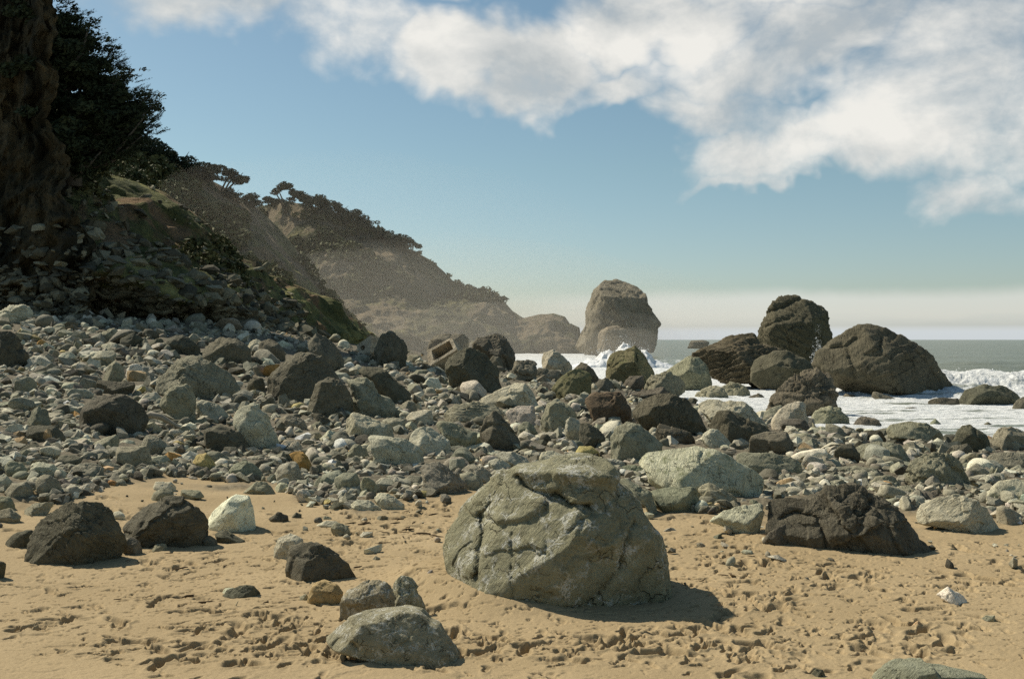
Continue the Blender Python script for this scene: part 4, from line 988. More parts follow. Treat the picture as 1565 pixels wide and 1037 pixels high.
# ================================================================== sea
def build_sea():
    cols=np.concatenate([-np.geomspace(2.5,.2,20),np.linspace(-.19,.58,900),np.geomspace(.585,2.5,40)])
    Yr=np.concatenate([np.linspace(14,26,20,endpoint=False),1/np.linspace(1/26.,1/170.,520),np.geomspace(173,1200,150),np.geomspace(1250,9000,20)])
    S,Y=np.meshgrid(cols,Yr); x=(S*Y).ravel(); y=Y.ravel()
    P=np.stack([x,y,0*x],1)
    z=np.full(len(x),SEA)
    depth=SEA-ground(x,np.minimum(y,250))
    px=S.ravel()*F+CX
    nearfoam=1-sstep(2.0,3.2,depth+fbm(P*.05,3)*1.0)
    # open swell, long crests across the view
    amp=sstep(30,75,y)*(1-.7*sstep(300,900,y))
    z+=amp*(.30*np.sin(y*.16+fbm(P*.012,2)*5+x*.03)+.16*fbm(P*np.array([.10,.22,1]),3)+.05*fbm(P*.6,3))
    z+=.035*fbm(P*1.5,3)*(1-sstep(60,90,y))
    # the wave breaking at the right
    lat=sstep(12,19,x)
    yw=49+.10*(x-22)+fbm(P*np.array([.12,0,0]),2)*3
    t=y-yw
    prof=np.where(t<0,np.exp(-(t/3.6)**2),np.exp(-(t/2.6)**2))
    z+=1.15*lat*prof*(1+.18*fbm(P*np.array([.5,.1,0]),3))
    lump=lat*np.exp(-((t+2.6)/2.8)**2)
    z+=lump*(.26*fbm(P*.8+4,3)+.13*ridged(P*2.4,4))
    z+=.75*sstep(24,34,x)*np.exp(-((y-73-.1*x)/5)**2)
    nearfoam*=1-lat*sstep(-.2,1.2,t+fbm(P*.7,3)*1.2); nearfoam=np.maximum(nearfoam,(px<1120)*(1-sstep(210,300,y+fbm(P*.03,2)*60))*sstep(-.75,-.45,fbm(P*np.array([.05,.10,1])+3,3)+.05)*(1-sstep(60,110,y)*.25)); nearfoam*=1-lat*sstep(60,90,y); nearfoam*=1-sstep(210,300,y)
    foam=np.maximum(nearfoam,lat*sstep(1.3,-.3,t+fbm(P*.9,3)*.9)*sstep(-16,-8,t))
    lace=ridged(P*np.array([.55,.9,1]),4)
    back=sstep(.25,.75,lace)*.8*sstep(200,70,y)*sstep(30,60,y)*sstep(.12,.5,fbm(P*np.array([.03,.08,1])+8,2)+.2)
    foam=np.maximum(foam,back*(px<1250))
    hole=sstep(.02,.34,fbm(P*np.array([.28,1.1,1])+50,5))*sstep(64,34,y)*.85
    foam=np.clip(foam-hole,0,1)
    # churned foam has a broken surface
    z+=foam*(.045*ridged(P*1.6+9,3))*(y<120)
    V=np.stack([x,y,z],1)
    me=mesh_of('sea',V,grid_faces(*Y.shape),attrs=dict(foam=foam))
    m,nt=new_mat('sea_water'); N=NT(nt)
    p=nt.nodes.new('ShaderNodeNewGeometry').outputs['Position']
    fo=N.attr('foam')
    n=N.noise(N.vmath('MULTIPLY',p,(.6,1.4,1)),1.2,7,.68,.4)
    k=N.mr(N.math('ADD',fo,N.math('MULTIPLY',N.math('SUBTRACT',n,.5),.9)),.32,.66,0,1)
    wb=nt.nodes.new('ShaderNodeBsdfPrincipled'); wb.inputs['Base Color'].default_value=(.15,.165,.112,1); wb.inputs['Roughness'].default_value=.28; wb.inputs['IOR'].default_value=1.33
    wn=N.noise(N.vmath('MULTIPLY',p,(.5,1.6,1)),1.3,6,.62); N.l(N.bump(wn,.6,.35),wb.inputs['Normal'])
    fb=nt.nodes.new('ShaderNodeBsdfPrincipled'); fb.inputs['Roughness'].default_value=.9; fb.inputs['Specular IOR Level'].default_value=.1
    n2=N.noise(N.vmath('MULTIPLY',p,(.6,1.5,1)),1.6,9,.74,.5)
    N.l(N.mix(N.mr(n2,.32,.60),(.56,.58,.55,1),(.84,.84,.80,1)),fb.inputs['Base Color']); N.l(N.bump(n2,1.0,.22),fb.inputs['Normal'])
    mx=nt.nodes.new('ShaderNodeMixShader'); N.l(k,mx.inputs[0]); N.l(wb.outputs[0],mx.inputs[1]); N.l(fb.outputs[0],mx.inputs[2])
    o=nt.nodes.new('ShaderNodeOutputMaterial'); N.l(mx.outputs[0],o.inputs[0])
    ob=link('sea',me,m); tag(ob,'grey-green sea with white surf among the rocks','sea',kind='structure')
build_sea()

# ---- spray and thrown foam: countless drops and torn sheets of white water
def spray_material():
    m,nt=new_mat('white_spray'); N=NT(nt)
    p=nt.nodes.new('ShaderNodeNewGeometry').outputs['Position']
    N.surf(N.mix(N.noise(p,1.5,4,.6),(.72,.73,.70,1),(.9,.9,.88,1)),.9,None,.1); return m
M_SPRAY=spray_material()
def splash(name,label,c,width,depth,height,n,seed,drop=.09,mound=True,peaks=None):
    g=np.random.default_rng(seed); parts=[]
    if mound:
        nx,ny=150,50
        u,v=np.meshgrid(np.linspace(-1,1,nx),np.linspace(-1,1,ny)); u=u.ravel(); v=v.ravel()
        P=np.stack([u*width*.5,v*depth*.5,0*u],1)
        env=np.clip(1-np.abs(u)**2.2,0,1)*np.clip(1-v*v,0,1)**.8
        pk=np.zeros_like(u)+.5
        for pu,ph,pw in (peaks or [(0,1,.4)]): pk=np.maximum(pk,ph*np.exp(-((u-pu)/pw)**2))
        zz=height*env*pk*(.80+.22*ridged(P*.9+seed,4,.5)+.16*fbm(P*2.6+seed,4))-.25
        P[:,0]+=.35*fbm(P*1.3+3,3); P[:,1]+=.35*fbm(P*1.3+13,3)
        P[:,2]=zz; parts.append((P,[grid_faces(ny,nx)]))
    V0,T0=ico(1)
    u=g.normal(0,.42,n); pk=np.full(n,.35)
    for pu,ph,pw in (peaks or [(0,1,.4)]): pk=np.maximum(pk,ph*np.exp(-((u-pu)/pw)**2))
    zz=np.abs(g.normal(0,.55,n))*height*.95*pk; s=drop*(.25+g.pareto(2.5,n)*.35); s=np.minimum(s,drop*1.6)
    ang=g.normal(0,.4,n)
    for i in range(n):
        V=V0*np.array([s[i]*.8,s[i]*.8,s[i]*g.uniform(.8,2.2)])
        ca,sa=math.cos(ang[i]),math.sin(ang[i]); V=np.stack([V[:,0]*ca+V[:,2]*sa,V[:,1],-V[:,0]*sa+V[:,2]*ca],1)
        parts.append((V+np.array([u[i]*width*.5,g.normal(0,.3)*depth*.5,zz[i]]),[T0]))
    V,f=join(parts)
    o=link(name,mesh_of(name,V,f),M_SPRAY,loc=c); tag(o,label,'wave',kind='stuff'); return o
def at(px,py,Y): return Vector(((px-CX)/F*Y,Y,EYE+(CY-py)/F*Y))
b=at(952,540,104); splash('breaking_wave','white wave bursting at the foot of the tall sea stack',(b.x,b.y,SEA),11,5,2.5,9000,5,.026,True,[(.05,1.0,.28),(-.3,.8,.3),(.38,.85,.22),(-.62,.6,.2)])
b=at(1252,540,58); splash('sea_spray','thin white spray thrown up between the two big sea rocks',(b.x,b.y,SEA+.6),1.6,1.2,1.8,3500,8,.02,False,[(-.1,1.0,.5)])
b=at(1500,585,47); splash('wave_crest','torn white lip of the breaking wave at the right',(b.x+1.2,b.y+1.4,SEA+.55),11,2.0,.42,3500,9,.025,False,[(0,1,2)])

# ================================================================== hills and cliff
def loft(lines, nu, nv, noise_amp, freq, seed, smooth=True, gully=0.0):
    """lines: 3-D polylines from the foot up over the crest and down behind; same parameter along each"""
    rs=[]
    for L in lines:
        L=np.array(L,float); d=np.concatenate([[0],np.cumsum(np.linalg.norm(np.diff(L,axis=0),axis=1))]); d/=d[-1]
        t=np.linspace(0,1,nu); rs.append(np.stack([np.interp(t,d,L[:,i]) for i in range(3)],1))
    A=np.array(rs); k=len(lines); tv=np.linspace(0,k-1,nv); i=np.minimum(tv.astype(int),k-2); f=(tv-i)
    G=A[i]*(1-f)[:,None,None]+A[i+1]*f[:,None,None]
    P=G.reshape(-1,3).copy()
    o=seed*13.7
    n=fbm(P*freq+o,5,.55); rg=ridged(P*freq*np.array([1.2,1.2,.5])+o+40,4)
    crest=np.abs(tv-(k-2)); wgt=np.clip(crest/.6,.25,1)[:,None].repeat(nu,1).ravel()
    foot=np.clip(tv/.25,.2,1)[:,None].repeat(nu,1).ravel()
    nx=np.stack([np.full(len(P),.45),np.full(len(P),-.55),np.full(len(P),.7)],1)
    P+=nx*((n*noise_amp+rg*noise_amp*.35)*wgt*foot)[:,None]
    return P,grid_faces(nv,nu)
def hill_material(name,rocky,scrub_a,scrub_b,earth,grass,sc_=1.0):
    m,nt=new_mat(name); N=NT(nt)
    p=nt.nodes.new('ShaderNodeNewGeometry'); pos=p.outputs['Position']
    q=N.vmath('SCALE',pos,scale=sc_)
    a=N.noise(q,.10,6,.62,.5); b=N.noise(q,.45,7,.68,.3); c3=N.noise(q,2.2,5,.7)
    c=N.mix(N.mr(b,.38,.62),scrub_a,scrub_b)
    c=N.mix(N.mr(a,.50,.60),c,grass)
    e=N.math('ADD',N.math('MULTIPLY',N.noise(N.vmath('MULTIPLY',q,(1,1,.55)),.16,5,.65,1.0),1.0),N.math('MULTIPLY',c3,.12))
    c=N.mix(N.mr(e,rocky,rocky+.06),c,earth)
    c=N.mix(N.mr(c3,.5,.75,0,.6),c,N.mix(1.0,c,(.4,.4,.36,1),'MULTIPLY'))
    c=N.mix(N.mr(c3,.46,.3,0,.5),c,N.mix(1.0,c,(1.8,1.75,1.6,1),'MULTIPLY'))
    N.surf(c,.95,N.bump(N.math('ADD',b,N.math('MULTIPLY',c3,.5)),1.0,.9/sc_),.1); return m
def pl(*pts): return [tuple(at(*p)) for p in pts]
hillsides={}
# far headland running out to the sea stack
sky3=[(360,330,235),(400,312,225),(440,305,215),(500,322,210),(560,348,207),(600,368,205),(635,385,205),(665,402,205),(692,432,206),(712,444,206),(740,446,207),(765,458,208),(785,478,209),(800,487,210),(822,482,211),(845,480,212),(862,486,212),(874,502,212),(884,520,212),(900,545,212)]
L3=[pl(*[(px-40+(px-360)*.08,548+max(0,(600-px))*.0,Y-62+max(0,(px-500))*.10) for px,py,Y in sky3]),
    pl(*[(px-12,py+(545-py)*.55,Y-22) for px,py,Y in sky3]),
    pl(*sky3),
    [(x-14+8,y+45,min(z,40)*.3-2) for x,y,z in pl(*sky3)]]
P,Fq=loft(L3,330,200,5.0,.070,1)
M_FAR=hill_material('headland_slope',.53,(.034,.040,.019,1),(.085,.082,.038,1),(.19,.15,.095,1),(.15,.135,.06,1),.55)
o=link('headland',mesh_of('headland',P,Fq),M_FAR); tag(o,'hazy scrub-covered headland falling to the sea','headland',kind='structure'); hillsides['far']=(P,200,330)
# middle wooded spur
sky2=[(60,150,112),(120,185,112),(180,208,112),(240,232,112),(300,262,114),(350,292,116),(385,312,118),(420,345,119),(460,395,120),(500,448,122),(530,490,123),(560,535,124)]
L2=[pl(*[(px+40,560,Y-50+(px-60)*.05) for px,py,Y in sky2]),
    pl(*[(px+22,py+(550-py)*.5,Y-20) for px,py,Y in sky2]),
    pl(*sky2),[(x+4,y+30,z*.3-2) for x,y,z in pl(*sky2)]]
P,Fq=loft(L2,260,170,2.3,.11,2)
M_MID=hill_material('wooded_slope',.55,(.06,.07,.034,1),(.14,.135,.062,1),(.22,.17,.11,1),(.24,.22,.10,1),.8)
o=link('hillside',mesh_of('hillside',P,Fq),M_MID); tag(o,'middle spur of scrub below the dark trees','hill',kind='structure'); hillsides['mid']=(P,170,260)
# near spur with a grassy shoulder
sky1=[(-400,60,66),(-150,130,64),(0,190,62),(70,235,60),(140,264,60),(195,276,61),(250,298,62),(300,335,64),(350,378,66),(400,415,69),(450,440,71),(500,456,73),(515,478,74),(540,510,75),(565,545,76)]
L1=[pl(*[(px+(60 if px>-200 else 0)-max(0,px-400)*.3,560,max(40+(px+400)*.022,40+(px-230)*.105)) for px,py,Y in sky1]),
    pl(*[(px+70-max(0,px-250)*.2,py+(550-py)*.62,Y-15+max(0,px-250)*.035) for px,py,Y in sky1]),
    pl(*[(px+18,py+(550-py)*.14,Y-4) for px,py,Y in sky1]),
    pl(*sky1),[(x+3,y+22,z*.3-2) for x,y,z in pl(*sky1)]]
P,Fq=loft(L1,300,200,1.9,.17,3)
M_NEAR=hill_material('grassy_slope',.57,(.075,.082,.034,1),(.15,.15,.062,1),(.22,.15,.085,1),(.32,.30,.12,1),1.2)
o=link('grassy_spur',mesh_of('grassy_spur',P,Fq),M_NEAR); tag(o,'near spur with a grassy shoulder and bare brown gully','hill',kind='structure'); hillsides['near']=(P,200,300)

# dark cliff rising at the left
def build_cliff():
    nu,nv=220,240
    px=np.linspace(-330,66,nu); v=np.linspace(0,1,nv)
    G=np.zeros((nv,nu,3))
    Yc=48+(66-px)*.010
    for j,t in enumerate(v):
        # rises nearly upright, leaning back a little; foot spreads forward
        fw=7.5*np.maximum(0,.42-t)**1.3*2.2
        Y=Yc-fw+3.0*t
        pxx=px+np.where(px>-200,1,1)*(95*np.maximum(0,.5-t)**1.2*(px>0)*0)
        G[j,:,1]=Y
        G[j,:,0]=(pxx-CX)/F*Yc+ (1-t)**2*2.2+np.maximum(0,.45-t)**1.5*14*sstep(-60,60,px)
        G[j,:,2]=.8+t*26.0
    P=G.reshape(-1,3)
    n=fbm(P*np.array([.35,.35,.16])+3,5,.55)*1.6+ridged(P*np.array([.7,.7,.25])+9,4)*.7+fbm(P*1.6,3)*.25
    led=blocks(P/6,3.0,np.random.default_rng(2),220,.9,.5); edge=np.tile(sstep(nu*.75,nu,np.arange(nu)),nv)
    P[:,1]-=n*1.3+led*.5; P[:,0]+=n*.5+led*.35+edge*(fbm(P*np.array([.0,.0,.45])+7,4)*2.0-.6)
    # close it at the right end and behind so it is a solid buttress
    G=P.reshape(nv,nu,3); back=G[:,-1:,:].copy(); parts=[G]
    for q in range(1,9):
        e=back.copy(); e[:,:,1]+=q*1.6; e[:,:,0]-=q*.95+(q*q)*.03; e+=fbm((e.reshape(-1,3))*.5+q,3).reshape(nv,1,1)*.5; parts.append(e)
    G=np.concatenate(parts,1)
    global CLIFF; CLIFF=G[:,:220]
    me=mesh_of('cliff',G.reshape(-1,3),grid_faces(nv,G.shape[1]))
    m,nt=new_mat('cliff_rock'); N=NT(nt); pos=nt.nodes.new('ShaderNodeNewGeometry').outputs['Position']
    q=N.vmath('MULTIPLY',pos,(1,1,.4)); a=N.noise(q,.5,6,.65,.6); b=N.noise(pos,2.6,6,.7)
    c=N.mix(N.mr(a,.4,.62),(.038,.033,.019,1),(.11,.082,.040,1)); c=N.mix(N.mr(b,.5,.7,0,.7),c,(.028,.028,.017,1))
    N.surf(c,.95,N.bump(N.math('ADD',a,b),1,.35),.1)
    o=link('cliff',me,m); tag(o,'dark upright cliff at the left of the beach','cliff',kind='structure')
build_cliff()

# talus: dark rubble apron below the cliff (countless shaded blocks)
def build_talus():
    g=np.random.default_rng(8); Pn,nv,nu=hillsides['near']; protos=PH
    bv=[];bt=[];bc=[];off=0
    G=Pn.reshape(nv,nu,3)
    for i in range(9500):
        v=int(abs(g.normal(0,.30))*nv*.66)%nv; u=int(g.uniform(0,.80)*nu)
        p=G[min(v,nv-1),min(u,nu-1)]
        if p[1]>75 or p[0]/p[1]*F+CX>600: continue
        if i%4==0:
            p=CLIFF[int(abs(g.normal(0,.075))*CLIFF.shape[0])%CLIFF.shape[0],int(g.uniform(.55,.99)*215)]
        s=float(np.clip(.09+.11*g.pareto(1.7),0.08,.34 if i%4==0 else .46)); k=int(g.integers(len(protos)))
        V=place(protos[k],0,0,0,s*1.2,g,.7)*np.array([1.1,1,.8])+p+np.array([0,-.1,s*.2])
        t=np.array(TONE['g' if g.uniform()<.6 else 'd'])*(.5+.5*g.uniform())
        bv.append(V.astype(np.float32)); bt.append(protos[k][1]+off); off+=len(V); bc.append(np.repeat(t[None].astype(np.float32),len(V),0))
    o=link('talus_rubble',mesh_of('talus_rubble',np.concatenate(bv),np.concatenate(bt),False,colors=np.concatenate(bc)),fld.data.materials[0])
    tag(o,'shaded rubble apron sloping below the dark cliff','rubble',kind='stuff')
build_talus()

# ================================================================== leaves, trees, scrub
def leaf_mat(name,a,b):
    m,nt=new_mat(name); N=NT(nt)
    pos=nt.nodes.new('ShaderNodeNewGeometry').outputs['Position']
    c=N.mix(N.mr(N.noise(pos,.9,4,.6),.35,.65),a,b)
    pb=nt.nodes.new('ShaderNodeBsdfPrincipled'); N.l(c,pb.inputs['Base Color']); pb.inputs['Roughness'].default_value=.8; pb.inputs['Specular IOR Level'].default_value=.15
    o=nt.nodes.new('ShaderNodeOutputMaterial'); N.l(pb.outputs[0],o.inputs[0]); return m
M_CYP=leaf_mat('cypress_foliage',(.018,.026,.013,1),(.045,.055,.024,1))
M_TREE=leaf_mat('ridge_foliage',(.022,.034,.022,1),(.048,.062,.034,1))
M_SCRUB=leaf_mat('scrub_foliage',(.050,.058,.025,1),(.13,.125,.05,1))
def bark_mat():
    m,nt=new_mat('grey_bark'); N=NT(nt); pos=nt.nodes.new('ShaderNodeTexCoord').outputs['Object']
    n=N.noise(N.vmath('MULTIPLY',pos,(6,6,1)),1.5,4,.6); N.surf(N.mix(n,(.05,.042,.03,1),(.15,.13,.10,1)),.9,N.bump(n,.8,.05),.1); return m
M_BARK=bark_mat()
def leaves(C,R,n,size,g,flat=1.0,lean=(0,0)):
    """n small leaf blades scattered through ellipsoids with centres C and radii R"""
    C=np.array(C,float); R=np.array(R,float); k=g.integers(0,len(C),n) if len(C)>1 else np.zeros(n,int)
    wv=R.prod(1)**(2/3); k=g.choice(len(C),n,p=wv/wv.sum())
    d=g.normal(size=(n,3)); d/=np.linalg.norm(d,axis=1)[:,None]; rad=g.uniform(.35,1.0,n)**.6
    p=C[k]+d*rad[:,None]*R[k]
    a=g.normal(size=(n,3)); a[:,2]*=flat; a[:,0]+=lean[0]; a[:,2]+=lean[1]; a/=np.linalg.norm(a,axis=1)[:,None]
    b=np.cross(a,g.normal(size=(n,3))); b/=np.linalg.norm(b,axis=1)[:,None]
    s=size*g.uniform(.6,1.4,n)[:,None]
    V=np.stack([p-a*s,p+b*s*.42,p+a*s,p-b*s*.42],1).reshape(-1,3)
    return V,np.arange(4*n,dtype=np.int32).reshape(n,4)

# the big dark cypress at the cliff edge
def big_cypress():
    g=np.random.default_rng(77); Y=53.0; e=Y/F
    out=[(60,-30),(95,-8),(112,12),(135,30),(158,55),(170,85),(188,92),(192,118),(196,132),(222,136),(240,160),(238,185),(220,205),(200,214),(172,232),(140,255),(112,270),(88,268),(66,250),(58,120)]
    base=at(112,272,Y)
    root=bpy.data.objects.new('cypress_tree',None); COL.objects.link(root); root.location=base
    tag(root,'big dark wind-bent cypress on the cliff edge, black against the sky','tree')
    loc=lambda px,py,dy=0: np.array(at(px,py,Y))-np.array(base)+np.array([0,dy,0])
    # trunk and boughs
    parts=[]
    tr=[loc(112,285),loc(112,240),loc(104,180),loc(100,110),loc(96,30)]
    V,a,b=tube(tr,[.45,.36,.28,.2,.1],10); parts.append((V,[a,b]))
    tips=[(238,165),(236,185),(218,208),(222,138),(196,118),(190,95),(168,62),(150,40),(120,15),(200,214),(170,232),(140,252),(225,150),(215,170),(232,158),(205,195)]
    tw=[]
    for i,(tx,ty) in enumerate(tips):
        s=loc(108+(i%3)*2,min(262,ty+75),g.normal(0,.4)); t=loc(tx,ty,g.normal(0,.8)); m=(s+t)/2+np.array([.2,0,-.35]); 
        V,a,b=tube([s,m,t],[.14,.09,.025],6); parts.append((V,[a,b])); tw.append((s,m,t))
    V,f=join(parts); link('trunk',mesh_of('trunk',V,f),M_BARK,root)
    # crown: plumes along every bough, dense within
    C=[];R=[]
    poly=[tuple(q) for q in out]
    while len(C)<380:
        px_,py_=g.uniform(55,205),g.uniform(-30,268)
        if not in_poly(np.array([px_+30]),np.array([py_-6]),poly)[0] or not in_poly(np.array([px_+4]),np.array([py_+6]),poly)[0]: continue
        C.append(loc(px_,py_,g.normal(0,1.3))); r=g.uniform(.28,.55); R.append((r*1.25,r*1.2,r*.6))
    V1,f1=leaves(C,R,44000,.15,g,.6,(.6,.35))
    C=[];R=[]
    for s,m,t in tw:
        for q in np.linspace(.35,1.0,9):
            c=(1-q)**2*s+2*q*(1-q)*m+q*q*t
            for k in range(3):
                r=g.uniform(.16,.34)*(1.15-q*.45); C.append(c+g.normal(0,.22,3)*np.array([1,1.6,.7])); R.append((r*1.5,r*1.3,r*.5))
    for (ax,ay),(bx,by) in zip(out[:-4],out[1:-3]):
        for q in np.linspace(0,1,3):
            if g.uniform()<.35: continue
            r=g.uniform(.13,.28); C.append(loc(ax+(bx-ax)*q-4+g.normal(0,3.5),ay+(by-ay)*q+2+g.normal(0,3.5),g.normal(0,.8))); R.append((r*1.6,r*1.4,r*.55))
    V2,f2=leaves(C,R,9000,.10,g,.5,(.9,.5))
    # plumes: thin twigs sweeping up to the right, each set with short needles
    A=[];D=[];LN=[]
    src=[t for s,m,t in tw]+[loc(x_,y_) for x_,y_ in out[3:-4]]+[loc(x_,y_,.6) for x_,y_ in [(205,190),(212,172),(220,150),(198,205),(185,150),(205,140),(228,176),(216,198),(180,120),(170,95)]]
    for t in src:
        for k in range(16):
            d=np.array([1.0,g.normal(0,.35),g.normal(.50,.22)]); d/=np.linalg.norm(d); ln=g.uniform(.45,1.0)
            A.append(t+np.array([g.normal(-.45,.35),g.normal(0,.5),g.normal(-.2,.32)])-d*ln*.5); D.append(d); LN.append(ln)
    A=np.array(A);D=np.array(D);LN=np.array(LN); nn=34; k=np.repeat(np.arange(len(A)),nn); u=g.uniform(0,1,len(k))
    p=A[k]+D[k]*(u*LN[k])[:,None]; w=g.normal(size=(len(k),3)); w/=np.linalg.norm(w,axis=1)[:,None]
    a=D[k]*.75+w*.65; a/=np.linalg.norm(a,axis=1)[:,None]; b2=np.cross(a,w+.01); b2/=np.linalg.norm(b2,axis=1)[:,None]; s_=(.085*(1.15-.6*u))[:,None]
    V3=np.stack([p,p+a*s_+b2*s_*.22,p+a*s_*1.9,p+a*s_-b2*s_*.22],1).reshape(-1,3); f3=np.arange(len(V3),dtype=np.int32).reshape(-1,4)
    V,f=join([(V1,[f1]),(V2,[f2]),(V3,[f3])])
    link('crown',mesh_of('crown',V,f,False),M_CYP,root)
big_cypress()

def ridge_tree(px,py,Y,wpx,hpx,kind,seed,label,group,trunk=True):
    """a wind-swept tree; (px,py) its foot on the photo, wpx x hpx its spread there"""
    g=np.random.default_rng(seed); e=Y/F; W=wpx*e; H=hpx*e
    base=at(px,py,Y); root=bpy.data.objects.new('cypress_tree' if kind=='wind' else 'ridge_tree',None); COL.objects.link(root); root.location=base
    tag(root,label,'tree',group)
    parts=[]
    lean=.25*W if kind=='wind' else .05*W
    for k in range(3):
        tx=g.normal(0,.22)*W+lean*.5
        V,a,b=tube([(g.normal(0,.05)*W,0,-.15*H),(tx*.5,g.normal(0,.1)*W,.4*H),(tx,g.normal(0,.15)*W,.8*H)],[.05*H,.035*H,.012*H],6); parts.append((V,[a,b]))
    V,f=join(parts); link('trunk',mesh_of('trunk',V,f),M_BARK,root)
    C=[];R=[]
    n=12 if kind=='wind' else 15
    for k in range(n):
        if kind=='wind':
            q=k/(n-1); x=(q-.42)*W*.95; zz=H*(.62+.30*math.sin(math.pi*min(1,q*1.15+.1))-.25*max(0,q-.6))+g.normal(0,.05)*H
            C.append((x,g.normal(0,.18)*W,zz)); R.append((W*.16,W*.16,H*g.uniform(.09,.16)))
        else:
            x=g.normal(0,.26)*W; zz=H*(.52+.28*g.uniform(-1,1)-.25*abs(x)/W); C.append((x,g.normal(0,.25)*W,zz)); r=g.uniform(.15,.26); R.append((W*r,W*r,H*r*.85))
    nl=int(900+wpx*28)
    V,f=leaves(C,R,nl,max(.10,.022*W+.9*e),g,.6,(.35,.1))
    link('crown',mesh_of('crown',V,f,False),M_TREE,root)
G1='trees along the middle ridge'; G2='trees along the far headland ridge'
ridge=[ # foot px,py, distance, width, height px, kind, label
 (205,236,111,70,34,'bush','low dark ridge tree, first to the right of the big cypress',G1),(232,243,111,60,28,'bush','ridge tree second to the right of the big cypress',G1),(262,256,112,60,26,'bush','ridge tree third to the right of the big cypress',G1),
 (290,268,113,60,28,'bush','ridge tree fourth to the right of the big cypress',G1),(316,279,114,50,26,'bush','small ridge tree just left of the flat-crowned cypress',G1),(338,296,115,66,40,'wind','flat-crowned cypress with a pale gap below, middle ridge',G1),(376,318,117,44,26,'bush','last tree at the seaward end of the middle ridge',G1),
 (178,226,111,60,34,'bush','ridge tree half hidden behind the big cypress',G1),(355,306,115,36,20,'bush','low bushy tree under the flat-crowned cypress',G1),
 (437,320,210,46,38,'wind','lone flag-shaped cypress standing highest on the far headland',G2),(466,316,210,44,24,'bush','tree beside the flag-shaped cypress, far headland',G2),(490,321,208,44,22,'bush','tree second beyond the flag-shaped cypress, far headland',G2),(514,330,207,40,20,'bush','tree midway down the far headland tree row',G2),
 (543,348,206,34,26,'bush','taller round tree rising from the far headland row',G2),(560,356,206,30,24,'bush','tree just below the taller round tree, far headland',G2),(582,368,205,40,20,'bush','low spreading tree on the lower far ridge',G2),(607,381,205,44,24,'bush','second last tree down the far headland ridge',G2),(628,389,205,26,22,'wind','last tree down the far headland ridge, before bare rock',G2),
 (530,342,207,30,16,'bush','small tree between the middle of the row and the taller round tree',G2),(418,312,214,30,12,'bush','low bush-like tree left of the flag-shaped cypress',G2),
]
for i,(a,b,Y,w,h,k,lab,grp) in enumerate(ridge): ridge_tree(a,b,Y-1.0,w,h,k,300+i,lab,grp)

def scrub():
    g=np.random.default_rng(4); C=[];R=[];parts=[]
    for key,n,s0,rng_v,sz in (('far',1500,1.0,(.35,.66),.5),('mid',1300,.8,(.25,.66),.32),('near',2100,.40,(.36,.76),.16)):
        Pn,nv,nu=hillsides[key]; G=Pn.reshape(nv,nu,3); C=[];R=[]
        for i in range(n):
            v=g.uniform(*rng_v); u=g.uniform(.05,.70 if key=='near' else .93); p=G[int(v*(nv-1)),int(u*(nu-1))]
            if fbm(np.array([p*.09]),2)[0]<.0: continue
            if key=='far' and p[2]<9: continue
            r=s0*g.uniform(.5,1.5); C.append(p+np.array([0,0,r*.2])); R.append((r,r,r*.65))
        V,f=leaves(C,R,len(C)*34,sz,g,.8); parts.append((V,[f]))
    V,f=join(parts)
    o=link('hillside_scrub',mesh_of('hillside_scrub',V,f,False),M_SCRUB); tag(o,'dark low scrub covering the hillsides','scrub',kind='stuff')
scrub()

# ================================================================== concrete wreckage, driftwood, straw
def concrete_mat():
    m,nt=new_mat('old_concrete'); N=NT(nt); p=nt.nodes.new('ShaderNodeTexCoord').outputs['Object']
    a=N.noise(p,3,6,.65); f=N.noise(p,25,3,.6)
    c=N.mix(N.mr(a,.35,.68),(.36,.29,.19,1),(.64,.54,.38,1)); c=N.mix(N.mr(f,.5,.72,0,.5),c,(.10,.08,.055,1))
    N.surf(c,.92,N.bump(N.math('ADD',a,N.math('MULTIPLY',f,.4)),.9,.08),.1); return m
M_CONC=concrete_mat()
def ring_prism(outer,inner,depth,back):
    """a slab with a hole: outer and inner loops (x,z), hole closed at the depth `back`"""
    n=len(outer); V=[];Fq=[]
    for lp,y in ((outer,0),(inner,0),(inner,back),(outer,depth)):
        V+= [(x,y,z) for x,z in lp]
    for i in range(n):
        j=(i+1)%n
        Fq+=[(i,j,n+j,n+i),(n+i,n+j,2*n+j,2*n+i),(3*n+i,3*n+j,j,i)]
    V.append((0,depth,0)); T=[(3*n+j,3*n+i,4*n) for i in range(n) for j in [(i+1)%n]]
    return np.array(V,np.float32),np.array(Fq,np.int32),np.array(T,np.int32)
def loop_of(corners,n=40):
    P=np.array(corners,float); Q=np.concatenate([P,P[:1]]); d=np.concatenate([[0],np.cumsum(np.linalg.norm(np.diff(Q,axis=0),axis=1))])
    t=np.linspace(0,d[-1],n,endpoint=False); return np.stack([np.interp(t,d,Q[:,0]),np.interp(t,d,Q[:,1])],1)
